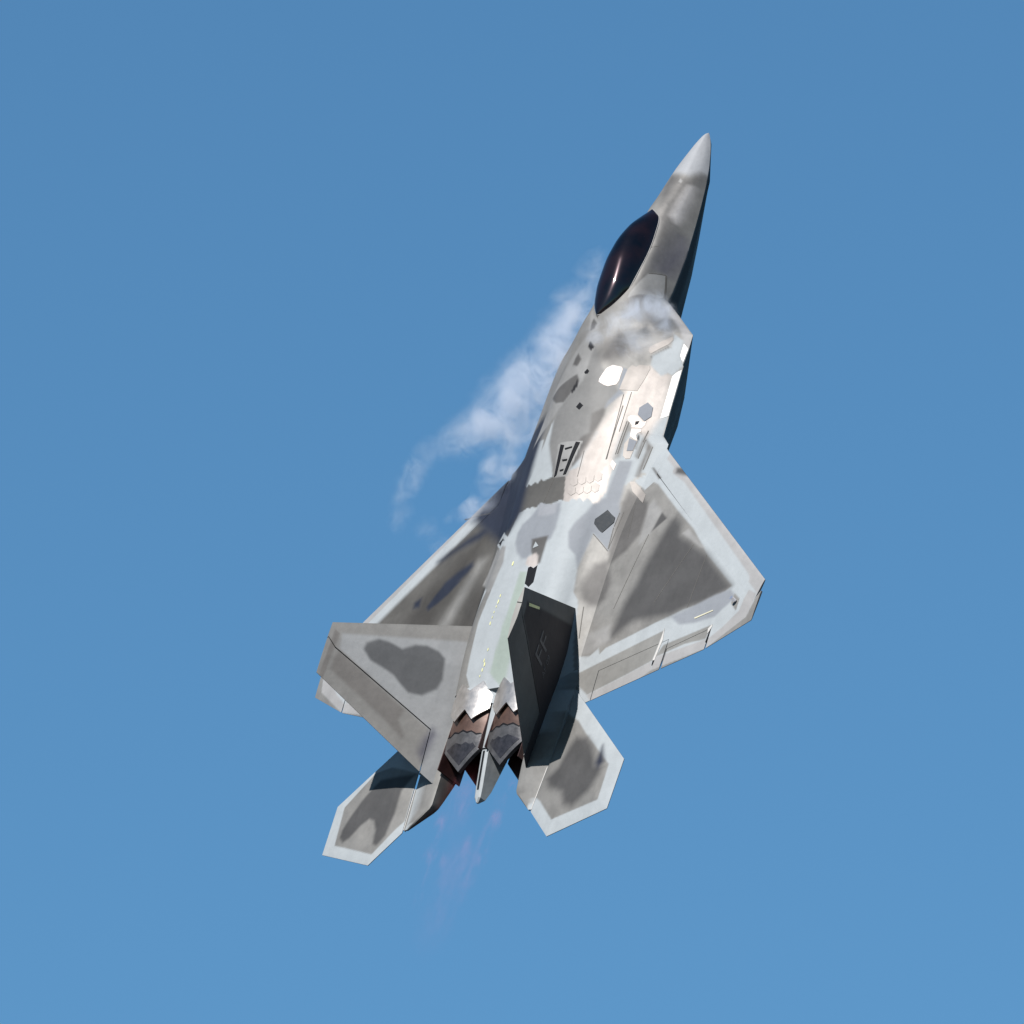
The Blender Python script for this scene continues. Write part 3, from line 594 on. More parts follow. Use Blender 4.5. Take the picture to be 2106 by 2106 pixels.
HINGE_LE = .60          # chord of the leading edge flap, measured along s
def wing_polys():
    # fixed wing box, leading edge flap, flaperon, aileron (starboard outline in x, s)
    fl_in, fl_out, al_out = 2.62, 4.42, 5.58
    h_te = lambda x: 14.62 - (x-2.62)*.306 + .0       # hinge line of the flaperon
    h_al = lambda x: 14.30 - (x-4.46)*.330
    box_ = [(1.9, 8.44), (2.45, 8.94), (2.45, 9.02+HINGE_LE-.0), (6.60, 9.02+HINGE_LE+(6.60-2.45)*.903), (6.76, 13.12), (6.73, 13.85), (5.62, 14.42),
            (5.62, h_al(5.62)), (4.46, h_al(4.46)), (4.46, 14.79), (4.45, h_te(4.45)), (2.60, h_te(2.60)), (2.60, 15.36), (1.9, 15.57)]
    lef = [(2.46, 8.95), (6.78, 12.85), (6.62, 13.42+.0), (2.46, 9.60)]
    flp = [(2.62, h_te(2.62)+.012), (4.44, h_te(4.44)+.012), (4.40, 14.80), (2.62, 15.36)]
    ail = [(4.48, h_al(4.48)+.012), (5.60, h_al(5.60)+.012), (5.58, 14.44), (4.46, 14.78)]
    return box_, lef, flp, ail

def plate(name, poly, mat, parent, side, layers, h=.06, zt=wing_z, hinge=None, ang=0., base=MID, lift=0.):
    """solid surface of the given outline; side -1 mirrors it to port; hinge = two (x, s) points it turns about"""
    V2, F = grid_poly(poly, h)
    up = zt(V2, 1) + lift; lo = zt(V2, -1)
    top = np.stack([V2[:, 0], -V2[:, 1], up], 1); bot = np.stack([V2[:, 0], -V2[:, 1], lo], 1)
    V, FF = solid(V2, [list(reversed(f)) for f in F], top, bot)
    if hinge:
        a, b = hinge
        za = zt(np.array([a]), 1)[0]*.5 + zt(np.array([a]), -1)[0]*.5
        zb = zt(np.array([b]), 1)[0]*.5 + zt(np.array([b]), -1)[0]*.5
        A = Vector((a[0], -a[1], za)); B = Vector((b[0], -b[1], zb))
        M = Matrix.Translation(A) @ Matrix.Rotation(math.radians(ang), 4, (B-A).normalized()) @ Matrix.Translation(-A)
        V = np.array([tuple(M @ Vector(v)) for v in V])
    P = V2.copy(); P[:, 0] *= side
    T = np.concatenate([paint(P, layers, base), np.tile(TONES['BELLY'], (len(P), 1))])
    if side < 0:
        V[:, 0] *= -1; FF = [list(reversed(f)) for f in FF]
    return link_mesh(name, V, FF, mat, parent, 25, T)

box_p, lef_p, flp_p, ail_p = wing_polys()
WINGS = {}
for side in (1, -1):
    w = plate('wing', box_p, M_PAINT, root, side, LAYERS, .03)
    WINGS[side] = w
    plate('leading_edge_flap', lef_p, M_PAINT, w, side, LAYERS, .03, hinge=((2.45, 9.6), (6.6, 13.35)), ang=(3.0))
    plate('flaperon', flp_p, M_PAINT, w, side, LAYERS, .03, hinge=((2.62, 14.62), (4.42, 14.07)), ang=0)
    plate('aileron', ail_p, M_PAINT, w, side, LAYERS, .03, hinge=((4.48, 14.3), (5.6, 13.93)), ang=0)

# ------------------------------------------------------------------ stabilators
STAB = [(2.2, 15.13), (4.41, 17.13), (4.38, 18.36), (2.75, 18.84), (1.98, 18.12), (2.08, 16.9)]
def stab_z(P, up=1):
    d = edge_dist(P, STAB)
    return np.full(len(P), .03) + up*(.008 + .055*np.clip(d/.55, 0, 1)**.8)
for side in (1, -1):
    plate('stabilator', STAB, M_PAINT, root, side, LAYERS, .03, zt=stab_z)

# ------------------------------------------------------------------ tail booms beside the nozzles
def boom(side):
    ss = [12.6, 13.5, 14.5, 15.3, 16.0, 16.8, 17.3, 17.55, 18.05]
    zt_ = [-.06, .0, .12, .20, .17, .12, .08, .06, .03]
    zb_ = [-.5, -.55, -.58, -.56, -.5, -.38, -.25, -.18, -.02]
    xi_ = [1.25, 1.25, 1.25, 1.25, 1.25, 1.25, 1.28, 1.30, 1.86]
    xo_ = [2.1, 2.1, 2.1, 2.08, 2.06, 2.04, 2.02, 2.0, 1.98]
    R = []
    for s, a, b, xi, xo in zip(ss, zt_, zb_, xi_, xo_):
        m = (a+b)/2
        R.append([(xi, -s, a-.02), (xi+.08*(xo-xi), -s, a), ((xi*.55+xo*.45), -s, a), (xo, -s, m*.3+a*.7 - .03), (xo, -s, m), (xo-.25*(xo-xi), -s, b+.03), (xi+.1*(xo-xi), -s, b), (xi, -s, b+.03)])
    ss2 = np.linspace(ss[0], ss[-1], 60)
    R = np.array(R); R2 = []
    for s in ss2:
        R2.append([(np.interp(s, ss, R[:, k, 0]), -s, np.interp(s, ss, R[:, k, 2])) for k in range(8)])
    V, F = loft(R2)
    V = np.array(V, float)
    if side < 0: V[:, 0] *= -1; F = [list(reversed(f)) for f in F]
    T = body_tint(V, LAYERS)
    T[7::8] = TONES['MAROON']; T[6::8] = TONES['MAROON']        # heat-browned wall beside the nozzle
    return link_mesh('tail_boom', V, [list(reversed(f)) for f in F], M_PAINT, root, 25, T)
BOOMS = {s: boom(s) for s in (1, -1)}

# ------------------------------------------------------------------ canted fins with rudders
FA = np.array([1.51, 13.01, .22]); FB = np.array([2.97, 14.35, 3.0])     # leading edge root, tip
FC = np.array([3.06, 15.62, 2.95]); FD = np.array([1.51, 17.0, .06])
FU = np.array([math.sin(math.radians(28.0)), 0, math.cos(math.radians(28.0))])        # up along the fin
FN = np.array([FU[2], 0, -FU[0]])                                        # outer face direction
FO = np.array([1.45, 0, .12])
FIN = [(0.05, 13.0), (3.22, 14.35), (3.20, 15.62), (0.0, 16.98), (-.12, 16.9), (-.12, 13.0)]    # (height along the fin, s)
def fin_pt(p, t):      # p (n,2), t thickness offset (n,)
    return np.stack([FO[0] + FU[0]*p[:, 0] + FN[0]*t, -p[:, 1], FO[2] + FU[2]*p[:, 0] + FN[2]*t], 1)
def fin_t(p):
    x = np.clip(p[:, 0]/3.2, 0, 1)
    le = 13.0 + p[:, 0]*.426; te = 16.98 - p[:, 0]*.425
    u = np.clip((p[:, 1]-le)/np.maximum(te-le, .2), 0, 1)
    T = .125*(1-x) + .05*x
    return T*np.clip(np.minimum(u/.28, (1-u)/.42), 0, 1)**.85 + .006
_T = TONES
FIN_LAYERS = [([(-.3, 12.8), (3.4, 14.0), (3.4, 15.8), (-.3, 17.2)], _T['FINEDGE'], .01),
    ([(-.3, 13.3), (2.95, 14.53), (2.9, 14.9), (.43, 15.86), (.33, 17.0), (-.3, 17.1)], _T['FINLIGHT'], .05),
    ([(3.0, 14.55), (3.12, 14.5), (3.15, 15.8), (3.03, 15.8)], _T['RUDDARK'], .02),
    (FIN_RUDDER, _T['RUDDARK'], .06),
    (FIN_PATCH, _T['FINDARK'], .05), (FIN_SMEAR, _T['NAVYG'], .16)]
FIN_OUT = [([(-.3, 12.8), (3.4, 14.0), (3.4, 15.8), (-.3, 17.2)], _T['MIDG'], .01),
    ([(-.3, 13.3), (2.95, 14.53), (2.9, 14.9), (.43, 15.86), (.33, 17.0), (-.3, 17.1)], _T['FINOUT'], .05)]  # same paint as the inner face, darkened to carry its shade
def fin_piece(name, poly, parent, side, layers, layers_out, h=.035, squeeze=1.0):
    V2, F = grid_poly(poly, h)
    t = fin_t(V2)*squeeze
    V, FF = solid(V2, F, fin_pt(V2, t), fin_pt(V2, -t))
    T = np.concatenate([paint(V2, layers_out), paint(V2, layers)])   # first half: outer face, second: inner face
    if side < 0: V[:, 0] *= -1; FF = [list(reversed(f)) for f in FF]
    return link_mesh(name, V, [list(reversed(f)) for f in FF], M_PAINT, parent, 25, T)
RUD = [(2.98, 14.92), (3.20, 15.62), (.34, 16.85), (.42, 15.85)]
FIN_BOX = [(0.05, 13.0), (3.22, 14.35), (3.215, 14.72), (2.99, 14.90), (.41, 15.83), (.32, 16.86), (0.0, 16.98), (-.12, 16.9), (-.12, 13.0)]
FINS = {}
for side in (1, -1):
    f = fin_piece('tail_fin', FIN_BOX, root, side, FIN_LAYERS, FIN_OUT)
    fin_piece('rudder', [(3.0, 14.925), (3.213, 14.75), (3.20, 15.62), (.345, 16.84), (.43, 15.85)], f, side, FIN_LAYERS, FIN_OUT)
    FINS[side] = f

# ------------------------------------------------------------------ canopy
CS = [2.57, 2.68, 2.80, 3.24, 3.8, 4.3, 4.8, 5.2, 5.45, 5.62, 5.72]
CW = [0.0, .14, .25, .355, .44, .475, .46, .38, .27, .12, 0.0]
CZ = [.555, .53, .50, .54, .62, .72, .80, .85, .92, 1.0, 1.09]
CT = [.56, .62, .70, .97, 1.16, 1.22, 1.21, 1.18, 1.15, 1.125, 1.10]
def canopy():
    R = []
    ss = np.linspace(CS[0]+.001, CS[-1]-.001, 90)
    for s in ss:
        w = max(float(interp(CS, CW, s)), .002); zs = float(interp(CS, CZ, s)); zt = float(interp(CS, CT, s))
        r = []
        for k in range(29):
            a = math.pi*k/28
            r.append((w*math.cos(a), -s, zs + (zt-zs)*math.sin(a)))
        r += [(-w, -s, zs-.12), (w, -s, zs-.12)]
        R.append(r)
    V, F = loft(R)
    return link_mesh('canopy', V, F, M_CANOPY, root, 40)
can = canopy()

# ------------------------------------------------------------------ air intakes
def intake(side):
    lip = [(2.06, 5.91, -.005), (1.45, 6.80, -.80), (.80, 6.35, -.88), (.90, 5.1, -.09)]
    back = [(2.095, 6.93, -.005), (1.46, 6.93, -.815), (.75, 6.93, -.93), (.95, 6.93, -.10)]
    c = np.mean(lip, 0)
    V = []
    for L in (lip, back): V += [(x, -s, z) for x, s, z in L]
    for L in (lip, back):
        cc = np.mean(L, 0)
        for p in L:
            q = np.array(p) + (cc - np.array(p))*.07
            V.append((q[0], -q[1], q[2]))
    F = []
    for k in range(4):
        k2 = (k+1) % 4
        if k != 3: F.append((k, k2, 4+k2, 4+k))
        F.append((8+k, 12+k, 12+k2, 8+k2)); F.append((k, 8+k, 8+k2, k2))
    F.append((12, 13, 14, 15))
    V = np.array(V)
    if side < 0: V[:, 0] *= -1; F = [tuple(reversed(f)) for f in F]
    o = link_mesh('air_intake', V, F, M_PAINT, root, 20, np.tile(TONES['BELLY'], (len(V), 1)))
    bm = bmesh.new(); bm.from_mesh(o.data); bmesh.ops.recalc_face_normals(bm, faces=bm.faces); bm.to_mesh(o.data); bm.free()
    return o
for s in (1, -1): intake(s)

# ------------------------------------------------------------------ engine nozzles, fairings and centre boom
def slab(name, outline, ztop, thick, mat, parent, side, h=.05, tint=None, smooth=25):
    V2, F = grid_poly(outline, h)
    zt_ = ztop(V2)
    top = np.stack([V2[:, 0], -V2[:, 1], zt_], 1); bot = np.stack([V2[:, 0], -V2[:, 1], zt_-thick], 1)
    V, FF = solid(V2, [list(reversed(f)) for f in F], top, bot)
    if side < 0: V[:, 0] *= -1; FF = [list(reversed(f)) for f in FF]
    T = None if tint is None else np.tile(tint, (len(V), 1))
    return link_mesh(name, V, FF, mat, parent, smooth, T)

def crown(P):
    """top of the crowned engine fairing"""
    x = np.abs(P[:, 0]); s = P[:, 1]
    z = np.interp(s, [14.4, 15.0, 15.7, 16.2, 16.9], [.60, .515, .45, .34, .16])
    amp = np.clip((s-14.6)/.45, .35, 1)*np.interp(s, [15.7, 16.4, 17], [1, .5, .3])
    return z + .012 + amp*(.06 - .17*((x-.64)/.6)**2)
def noz_top(P): return crown(P) - .03
for side in (1, -1):
    nz = slab('engine_nozzle', [(.11, 15.0), (1.22, 15.0), (1.22, 16.30), (.11, 16.30)], lambda P: noz_top(P)-.06, .05, M_COPPER, root, side)
    tag(nz, 'copper-tinted heat-stained nozzle fairing')
    flap = slab('upper_flap', [(.12, 16.02), (.25, 16.03), (.38, 15.97), (.5, 15.99), (.62, 15.94), (.75, 15.99), (.9, 15.95), (1.05, 16.02), (1.2, 16.0), (1.22, 16.32), (.64, 16.84), (.12, 16.36)],
         lambda P: noz_top(P)-.0, .09, M_BURNT, nz, side)
    slab('flap_gap', [(.14, 16.0), (.25, 16.01), (.38, 15.95), (.5, 15.97), (.62, 15.92), (.75, 15.97), (.9, 15.93), (1.05, 16.0), (1.19, 15.98),
         (1.19, 16.0), (1.05, 16.03), (.9, 15.97), (.75, 16.0), (.62, 15.96), (.5, 16.01), (.38, 15.98), (.25, 16.05), (.14, 16.03)], lambda P: noz_top(P)+.004, .03, M_DARK, nz, side, h=.04)
    slab('heat_patch', [(.22, 16.31), (.30, 16.22), (.38, 16.26), (.5, 16.20), (.62, 16.25), (.8, 16.19), (.95, 16.24), (1.12, 16.30), (.64, 16.70)], lambda P: noz_top(P)+.006, .03, M_SOOT, flap, side)
    slab('lower_flap', [(.10, 15.3), (1.24, 15.3), (1.24, 16.32), (.64, 16.86), (.10, 16.36)], lambda P: np.full(len(P), -.46), .07, M_MAROON, nz, side)
    V, F = box((.10*side, -15.75, -.06), (.012, .62, .36)); link_mesh('side_wall', V, F, M_MAROON, nz, 0)
    V, F = box((1.235*side, -16.0, -.1), (.012, .75, .36)); link_mesh('side_wall', V, F, M_MAROON, nz, 0)
    V, F = box((.67*side, -15.32, -.08), (.56, .02, .34)); link_mesh('turbine_face', V, F, M_INTAKE, nz, 0)
def centre_boom():
    R = []
    for s, w, a, b in ((15.1, .085, .40, -.5), (15.4, .095, .335, -.5), (16.35, .105, .20, -.42), (17.2, .105, .03, -.28), (17.45, .09, -.02, -.2), (17.56, .02, -.06, -.12)):
        R.append([(-w, -s, a-.03), (-w*.5, -s, a), (w*.5, -s, a), (w, -s, a-.03), (w, -s, b), (-w, -s, b)])
    V, F = loft(R)
    return link_mesh('centre_boom', V, [list(reversed(f)) for f in F], M_PAINT, root, 20, np.tile(LIGHT, (len(V), 1)))
cb = centre_boom()
V, F = loft([[(-.028, -s, z+.004), (.028, -s, z+.004), (.028, -s, z-.03), (-.028, -s, z-.03)] for s, z in ((16.40, .193), (16.8, .115), (17.2, .034), (17.28, .016))])
link_mesh('boom_slot', V, [list(reversed(f)) for f in F], M_DARK, cb, 0)
V, F = loft([[(-.108, -s, z+.003), (.108, -s, z+.003), (.108, -s, z-.12), (-.108, -s, z-.12)] for s, z in ((16.33, .206), (16.37, .198))])
link_mesh('boom_joint', V, [list(reversed(f)) for f in F], M_DARK, cb, 0)
# ------------------------------------------------------------------ plates, slots and panels let into the skin
def tree_of(objs):
    V = []; F = []
    for o in objs:
        b = len(V); V += [v.co.copy() for v in o.data.vertices]; F += [[i+b for i in p.vertices] for p in o.data.polygons]
    return BVHTree.FromPolygons(V, F)
SKIN = tree_of([fus] + [o for o in root.children if o.name.startswith('wing')]
               + [c for w in WINGS.values() for c in w.children])
def skin_z(P):
    z = []
    for x, s in P:
        r = SKIN.ray_cast(Vector((x, -s, 3.0)), Vector((0, 0, -1)))
        if r[0] is None: r = SKIN.find_nearest(Vector((x, -s, .1)))
        z.append(r[0].z)
    return np.array(z)
def drape(name, poly, tone, off=.007, h=.055, parent=None, mat=M_PAINT, label=None, depth=.02):
    if tone in ('BLACK', 'BLACKISH'): mat = M_DARK
    if tone == 'HEXD': mat = M_HEX
    V2, F = grid_poly(poly, h)
    z = skin_z(V2)
    top = np.stack([V2[:, 0], -V2[:, 1], z+off], 1); bot = np.stack([V2[:, 0], -V2[:, 1], z-depth], 1)
    V, FF = solid(V2, [list(reversed(f)) for f in F], top, bot)
    o = link_mesh(name, V, FF, mat, parent or fus, 40, np.tile(TONES[tone], (len(V), 1)))
    if label: o['label'] = label
    return o
for n, lab, poly, tone in PANELS:
    off = .003 if tone in ('BLACK', 'BLACKISH') else .008
    if n == 'vent_slot' and len(poly) == 4: off = .013
    if tone in ('BLUEG2', 'HEXD'): off = .016
    if n == 'hex_tile': off = .009
    drape(n, poly, tone, off, label=lab)

# pale edge strip seams: thin dark gap lines on the skin
def seam(a, b, w=.012):
    a = np.array(a, float); b = np.array(b, float); d = (b-a)/np.hypot(*(b-a)); n = np.array([-d[1], d[0]])*w
    drape('panel_seam', [tuple(a-n), tuple(b-n), tuple(b+n), tuple(a+n)], 'SEAM', .004)
for _a, _b, _w in SEAMS: seam(_a, _b, _w)
# yellow-green worn tape specks along the walkway and pale formation-light strips
rnd = random.Random(4)
for s0, x0, r in ((11.95, -.33, .045), (12.75, -.42, .03), (12.9, -.43, .035), (13.02, -.45, .025), (13.15, -.47, .02), (13.28, -.48, .02), (13.42, -.50, .035),
                  (14.05, -.40, .03), (14.3, -.45, .03), (14.4, -.42, .04), (14.52, -.46, .03), (14.65, -.5, .02)):
    q = [(x0 + .6*r*math.cos(a)*rnd.uniform(.6, 1.1), s0 + 1.8*r*math.sin(a)*rnd.uniform(.6, 1.1)) for a in np.linspace(0, 2*math.pi, 8)[:-1]]
    drape('paint_chip', q, 'YELLOW', .010)
drape('formation_light', STRIP, 'YELLOWD', .010, parent=WINGS[1])
V, F = tube([(LAMP[0], -LAMP[1], .02), (LAMP[0], -LAMP[1]-.01, -.10)], .045, 10)
link_mesh('tip_lamp', V, F, M_LAMP, WINGS[1], 40)
V, F = tube([(LAMP[0]+.02, -LAMP[1]-.02, -.24), (LAMP[0]-.05, -LAMP[1]-.07, -.17)], .05, 10)
# bright inner end ribs showing in the gaps between the trailing edge surfaces
for poly, tone in RIBS: drape('end_rib', poly, tone, .012, parent=WINGS[1], h=.05)
for side in (1, -1):
    V2, F = grid_poly([(2.02, 17.02), (2.05, 16.98), (1.975, 18.05), (1.955, 18.05)], .05)
    V, FF = solid(V2, [list(reversed(f)) for f in F], np.stack([V2[:, 0]*side, -V2[:, 1], V2[:, 0]*0+.035], 1), np.stack([V2[:, 0]*side, -V2[:, 1], V2[:, 0]*0-.04], 1))
    link_mesh('hinge_rib', V, FF, M_RIB, root, 0)

# ------------------------------------------------------------------ bright saw-toothed fairings ahead of the nozzles
for side in (1, -1):
    slab('aft_deck', [(0.0, 14.93), (1.27, 14.93), (1.27, 15.30), (.0, 15.30)], lambda P: crown(P), .05, M_PAINT, root, side, tint=LIGHT)
    ch = slab('chevron_fairing', [(0.05, 15.12), (.32, 14.80), (.63, 15.02), (.96, 14.80), (1.265, 15.10), (1.25, 15.45), (.91, 15.72), (.64, 15.47), (.39, 15.72), (.05, 15.43)],
         lambda P: crown(P)+.014, .03, M_BARE, root, side, h=.04)
    ch['label'] = 'bright saw-toothed metal fairing'

# ------------------------------------------------------------------ canopy frame
rim = []
for s in np.linspace(CS[0]+.005, CS[-1]-.005, 60):
    rim.append((max(float(interp(CS, CW, s)), 0), -s, float(interp(CS, CZ, s))+.004))
pts = [tuple(p) for p in rim] + [(-x, y, z) for x, y, z in reversed(rim)]
V, F = tube(pts, .011, 6)
link_mesh('canopy_frame', V, F, M_PAINT, can, 60, np.tile(TONES['EDGE'], (len(V), 1)))

# ------------------------------------------------------------------ tail code, strips on the outer faces of the fins
def fin_text(body, size, p, s, mat, side):
    cu = bpy.data.curves.new('tail_code', 'FONT'); cu.body = body; cu.size = size; cu.extrude = .002
    cu.align_x = 'CENTER'
    to = bpy.data.objects.new('tmp', cu); SC.collection.objects.link(to)
    dg = bpy.context.evaluated_depsgraph_get()
    me = bpy.data.meshes.new_from_object(to.evaluated_get(dg))
    bpy.data.objects.remove(to)
    P2 = np.array([[v.co.x, v.co.y] for v in me.vertices]); zz = np.array([v.co.z for v in me.vertices])
    fp = np.stack([p + P2[:, 1], s - P2[:, 0]], 1)        # letters stand up the fin, read towards the nose
    t = fin_t(fp) + .006 + zz
    V = fin_pt(fp, t)
    F = [list(q.vertices) for q in me.polygons]
    if side < 0:
        fp = np.stack([p + P2[:, 1], s + P2[:, 0]], 1); V = fin_pt(fp, fin_t(fp)+.006+zz); V[:, 0] *= -1
    o = link_mesh('tail_code', V, F, mat, FINS[side], 0)
    bpy.data.meshes.remove(me)
for side in (1, -1):
    fin_text('FF', .74, 1.22, 14.85, M_CODE, side)
    fin_text('AF 09', .22, .92, 15.0, M_CODE, side)
    q = [(2.82, 14.50), (2.20, 14.23), (2.19, 14.29), (2.81, 14.57)]
    V2, F = grid_poly(q, .08); V = fin_pt(V2, fin_t(V2)+.008)
    if side < 0: V[:, 0] *= -1
    link_mesh('formation_light', V, F, M_TAPE, FINS[side], 0)

# ------------------------------------------------------------------ condensation and exhaust
def blob_hull(blobs, grow):
    bm = bmesh.new()
    for c, r, ax in blobs:
        M = Matrix.Translation(c) @ ax.to_4x4() @ Matrix.Diagonal((r[0]*grow, r[1]*grow, r[2]*grow, 1))
        bmesh.ops.create_icosphere(bm, subdivisions=3, radius=1.0, matrix=M)
    me = bpy.data.meshes.new('hull'); bm.to_mesh(me); bm.free()
    o = bpy.data.objects.new('hull', me); SC.collection.objects.link(o)
    md = o.modifiers.new('r', 'REMESH'); md.mode = 'VOXEL'; md.voxel_size = .09
    dg = bpy.context.evaluated_depsgraph_get()
    m2 = bpy.data.meshes.new_from_object(o.evaluated_get(dg))
    bpy.data.objects.remove(o)
    return m2

def cloud(name, blobs, dens, col, label, cat, warp=.45, nscale=.9, lo=.42, hi=.62, emis=0., stretch=(1, 1, 1), aniso=.3):
    """blobs: centre (body axes), radii, axes, weight"""
    me = blob_hull([(b[0], b[1], b[2]) for b in blobs], 1.0); me.name = name
    o = bpy.data.objects.new(name, me); SC.collection.objects.link(o); o.matrix_world = JET_M.copy()
    m = bpy.data.materials.new(name); m.use_nodes = True; nt = m.node_tree; nt.nodes.clear()
    out = nt.nodes.new('ShaderNodeOutputMaterial'); pv = nt.nodes.new('ShaderNodeVolumePrincipled')
    nt.links.new(pv.outputs[0], out.inputs['Volume'])
    pv.inputs['Color'].default_value = (*col, 1); pv.inputs['Anisotropy'].default_value = aniso
    tc = nt.nodes.new('ShaderNodeTexCoord').outputs['Object']
    nz = noise(nt, nscale, 4, .6, tc, stretch)
    sub = nt.nodes.new('ShaderNodeVectorMath'); sub.operation = 'SUBTRACT'; sub.inputs[1].default_value = (.5, .5, .5)
    nt.links.new(nz.outputs['Color'], sub.inputs[0])
    sc = nt.nodes.new('ShaderNodeVectorMath'); sc.operation = 'SCALE'; sc.inputs['Scale'].default_value = warp
    nt.links.new(sub.outputs[0], sc.inputs[0])
    ad = nt.nodes.new('ShaderNodeVectorMath'); ad.operation = 'ADD'
    nt.links.new(tc, ad.inputs[0]); nt.links.new(sc.outputs[0], ad.inputs[1])
    acc = None
    for b in blobs:
        c, r, ax, wgt = b
        # into the blob's own unit sphere
        mp = nt.nodes.new('ShaderNodeMapping'); mp.vector_type = 'TEXTURE'
        mp.inputs['Location'].default_value = c; mp.inputs['Rotation'].default_value = ax.to_euler(); mp.inputs['Scale'].default_value = r
        nt.links.new(ad.outputs[0], mp.inputs['Vector'])
        ln = nt.nodes.new('ShaderNodeVectorMath'); ln.operation = 'LENGTH'; nt.links.new(mp.outputs[0], ln.inputs[0])
        mr = nt.nodes.new('ShaderNodeMapRange'); mr.interpolation_type = 'SMOOTHERSTEP'
        mr.inputs['From Min'].default_value = 1.0; mr.inputs['From Max'].default_value = .05
        mr.inputs['To Min'].default_value = 0.0; mr.inputs['To Max'].default_value = wgt
        nt.links.new(ln.outputs['Value'], mr.inputs['Value'])
        if acc is None: acc = mr.outputs[0]
        else:
            mm = nt.nodes.new('ShaderNodeMath'); mm.operation = 'MAXIMUM'
            nt.links.new(acc, mm.inputs[0]); nt.links.new(mr.outputs[0], mm.inputs[1]); acc = mm.outputs[0]
    n2 = noise(nt, nscale*1.7, 6, .66, tc, stretch); n2.inputs['Distortion'].default_value = 1.0
    r2 = ramp(nt, n2.outputs['Fac'], lo, hi, .04, 1.0)
    m1 = nt.nodes.new('ShaderNodeMath'); m1.operation = 'MULTIPLY'; nt.links.new(acc, m1.inputs[0]); nt.links.new(r2, m1.inputs[1])
    m2 = nt.nodes.new('ShaderNodeMath'); m2.operation = 'MULTIPLY'; nt.links.new(m1.outputs[0], m2.inputs[0]); m2.inputs[1].default_value = dens
    nt.links.new(m2.outputs[0], pv.inputs['Density'])
    if emis:                                              # glowing gas: the glow follows the density
        pv.inputs['Emission Color'].default_value = (1.0, .12, .16, 1)
        m3 = nt.nodes.new('ShaderNodeMath'); m3.operation = 'MULTIPLY'; m3.inputs[1].default_value = emis
        nt.links.new(m2.outputs[0], m3.inputs[0]); nt.links.new(m3.outputs[0], pv.inputs['Emission Strength'])
    me.materials.clear(); me.materials.append(m)
    tag(o, label, cat)
    return o
def ax_to(d):
    return Vector(d).to_track_quat('Y', 'Z').to_matrix()
VIEW_UP = None
def blobs_from(path, wide=1.0):
    out = []
    for (x, s, z), L, r, d, w in path:
        out.append((Vector((x, -s, z)), (r, L, r*.8), ax_to((d[0], -d[1], d[2])), w))
    return out
PLUME = [((-1.503, 3.881, 0.4), 0.711, 0.323, (-0.42, 0.883, -0.211), 0.35), ((-1.702, 4.299, 0.3), 1.116, 0.558, (-0.122, 0.989, -0.087), 0.7), ((-1.643, 5.018, 0.3), 1.365, 0.91, (-0.101, 0.995, 0.0), 1), ((-1.856, 5.816, 0.3), 1.644, 1.174, (-0.352, 0.936, 0.0), 1), ((-2.232, 6.586, 0.3), 1.809, 1.292, (-0.571, 0.821, 0.0), 1), ((-2.774, 7.135, 0.3), 1.644, 1.174, (-0.807, 0.591, 0.0), 0.95), ((-3.471, 7.493, 0.3), 1.357, 0.969, (-0.905, 0.425, 0.0), 0.85), ((-4.127, 7.77, 0.3), 0.846, 0.705, (-0.921, 0.389, 0.0), 0.6), ((-2.214, 7.614, 0.2), 1.145, 0.881, (-0.314, 0.949, 0.0), 0.6), ((-2.454, 8.34, 0.2), 1.101, 0.734, (-0.273, 0.962, 0.0), 0.28), ((-2.559, 8.832, 0.2), 0.987, 0.705, (-0.209, 0.978, 0.0), 0.85), ((-2.714, 9.542, 0.05), 0.581, 0.323, (-0.96, 0.281, 0.0), 0.7), ((-3.192, 9.682, 0.05), 0.688, 0.382, (-0.977, 0.212, 0.0), 0.9), ((-3.628, 9.74, 0.05), 0.47, 0.294, (-0.991, 0.132, 0.0), 0.5), ((-4.633, 7.854, 0.3), 0.748, 0.499, (-0.957, 0.289, 0.0), 0.22), ((-5.183, 8.02, 0.3), 0.658, 0.47, (-0.841, 0.54, 0.0), 0.32), ((-5.477, 8.396, 0.3), 0.794, 0.529, (-0.254, 0.967, 0.0), 0.5), ((-5.441, 9.004, 0.3), 0.748, 0.499, (0.121, 0.993, 0.0), 0.45), ((-5.323, 9.663, 0.3), 0.616, 0.411, (0.727, 0.687, 0.0), 0.25), ((-4.223, 10.154, 0.3), 0.658, 0.411, (0.867, 0.498, 0.0), 0.16), ((-3.644, 10.626, 0.3), 0.563, 0.352, (0.775, 0.632, 0.0), 0.2)]
PUFF = [((0.927, 6.257, 1.3), 0.636, 0.489, (0.49, -0.77, -0.408), 0.6), ((1.167, 5.88, 1.1), 0.664, 0.553, (0.452, -0.71, -0.54), 1), ((1.388, 5.533, 0.75), 0.638, 0.532, (0.536, -0.056, -0.842), 0.9), ((1.581, 5.837, 0.45), 0.536, 0.447, (-0.11, 0.974, 0.2), 0.6), ((1.278, 6.505, 0.95), 0.766, 0.638, (-0.625, 0.462, 0.629), 0.35), ((0.588, 6.572, 1.45), 0.434, 0.362, (-0.807, 0.078, 0.585), 0.8)]
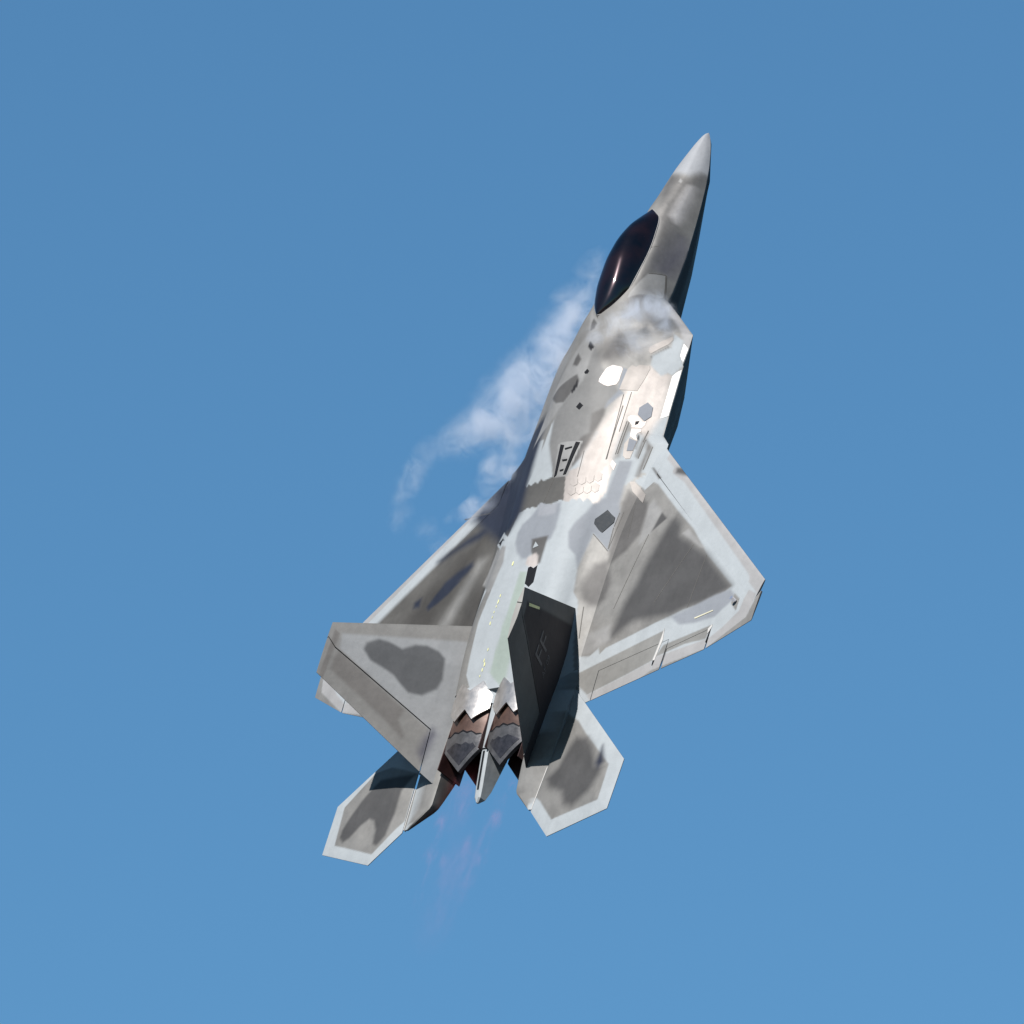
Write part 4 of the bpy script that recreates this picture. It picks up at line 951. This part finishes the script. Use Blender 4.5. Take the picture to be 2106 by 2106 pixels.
TRAIL = [((-0.865, 18.457, -0.1), 2.176, 0.128, (0, 1, 0), 0.6), ((-1.048, 19.106, -0.1), 1.456, 0.104, (0, 1, 0), 0.4), ((0.535, 18.766, -0.1), 2.176, 0.128, (0, 1, 0), 0.6), ((0.771, 18.248, -0.1), 1.248, 0.104, (0, 1, 0), 0.4), ((-0.982, 17.003, -0.1), 0.331, 0.207, (0, 1, 0), 0.7), ((0.891, 17.187, -0.1), 0.306, 0.191, (0, 1, 0), 0.6), ((-1.005, 17.824, -0.1), 0.433, 0.255, (0, 1, 0), 0.9), ((0.771, 18.065, -0.1), 0.459, 0.255, (0, 1, 0), 0.9), ((0.172, 18.718, -0.1), 0.515, 0.271, (0, 1, 0), 1), ((-0.954, 18.678, -0.1), 0.407, 0.271, (0, 1, 0), 1), ((-0.46, 19.0, -0.1), 0.393, 0.207, (0, 1, 0), 0.7), ((0.725, 18.974, -0.1), 0.414, 0.207, (0, 1, 0), 0.6), ((0.589, 19.589, -0.1), 0.401, 0.223, (0, 1, 0), 0.7), ((0.713, 17.628, -0.1), 0.382, 0.191, (0, 1, 0), 0.5), ((-0.444, 17.47, -0.1), 1.15, 0.479, (0, 1, 0), 0.35), ((0.062, 19.252, -0.1), 1.436, 0.718, (0, 1, 0), 0.22), ((-0.093, 20.328, -0.1), 1.436, 0.718, (0, 1, 0), 0.12)]
cloud('vapour_plume', blobs_from(PLUME), 2.7, (.73, .775, .86), 'white condensation plume torn off behind the canopy and trailing past the far wing root', 'vapour', warp=1.0, nscale=.95, lo=.41, hi=.61)
cloud('vapour_puff', blobs_from(PUFF), 3.3, (.80, .845, .93), 'thin whitish condensation puff over the upper skin just behind the canopy', 'vapour', warp=.35, nscale=1.2, lo=.42, hi=.60)
cloud('exhaust_trail', blobs_from(TRAIL), .26, (1.0, .5, .55), 'faint pinkish exhaust haze streaming below the twin nozzles', 'exhaust', warp=.35, nscale=1.6, lo=.46, hi=.62, stretch=(2.0, .6, 2.0), emis=.8)


# ------------------------------------------------------------------ unseen land far below the frame, added to darken the undersides
def ground():
    n = 24; V = []; F = []
    for i in range(n+1):
        for j in range(n+1):
            x = -9000 + 18000*i/n; y = -9000 + 18000*j/n
            V.append((x, y, 0.0))
    for i in range(n):
        for j in range(n):
            F.append((i*(n+1)+j, (i+1)*(n+1)+j, (i+1)*(n+1)+j+1, i*(n+1)+j+1))
    m = simple('land', (.022, .026, .032), 0., .9, .4, .01)
    o = link_mesh('ground', V, F, m, None, 0)
    o['kind'] = 'structure'
ground()
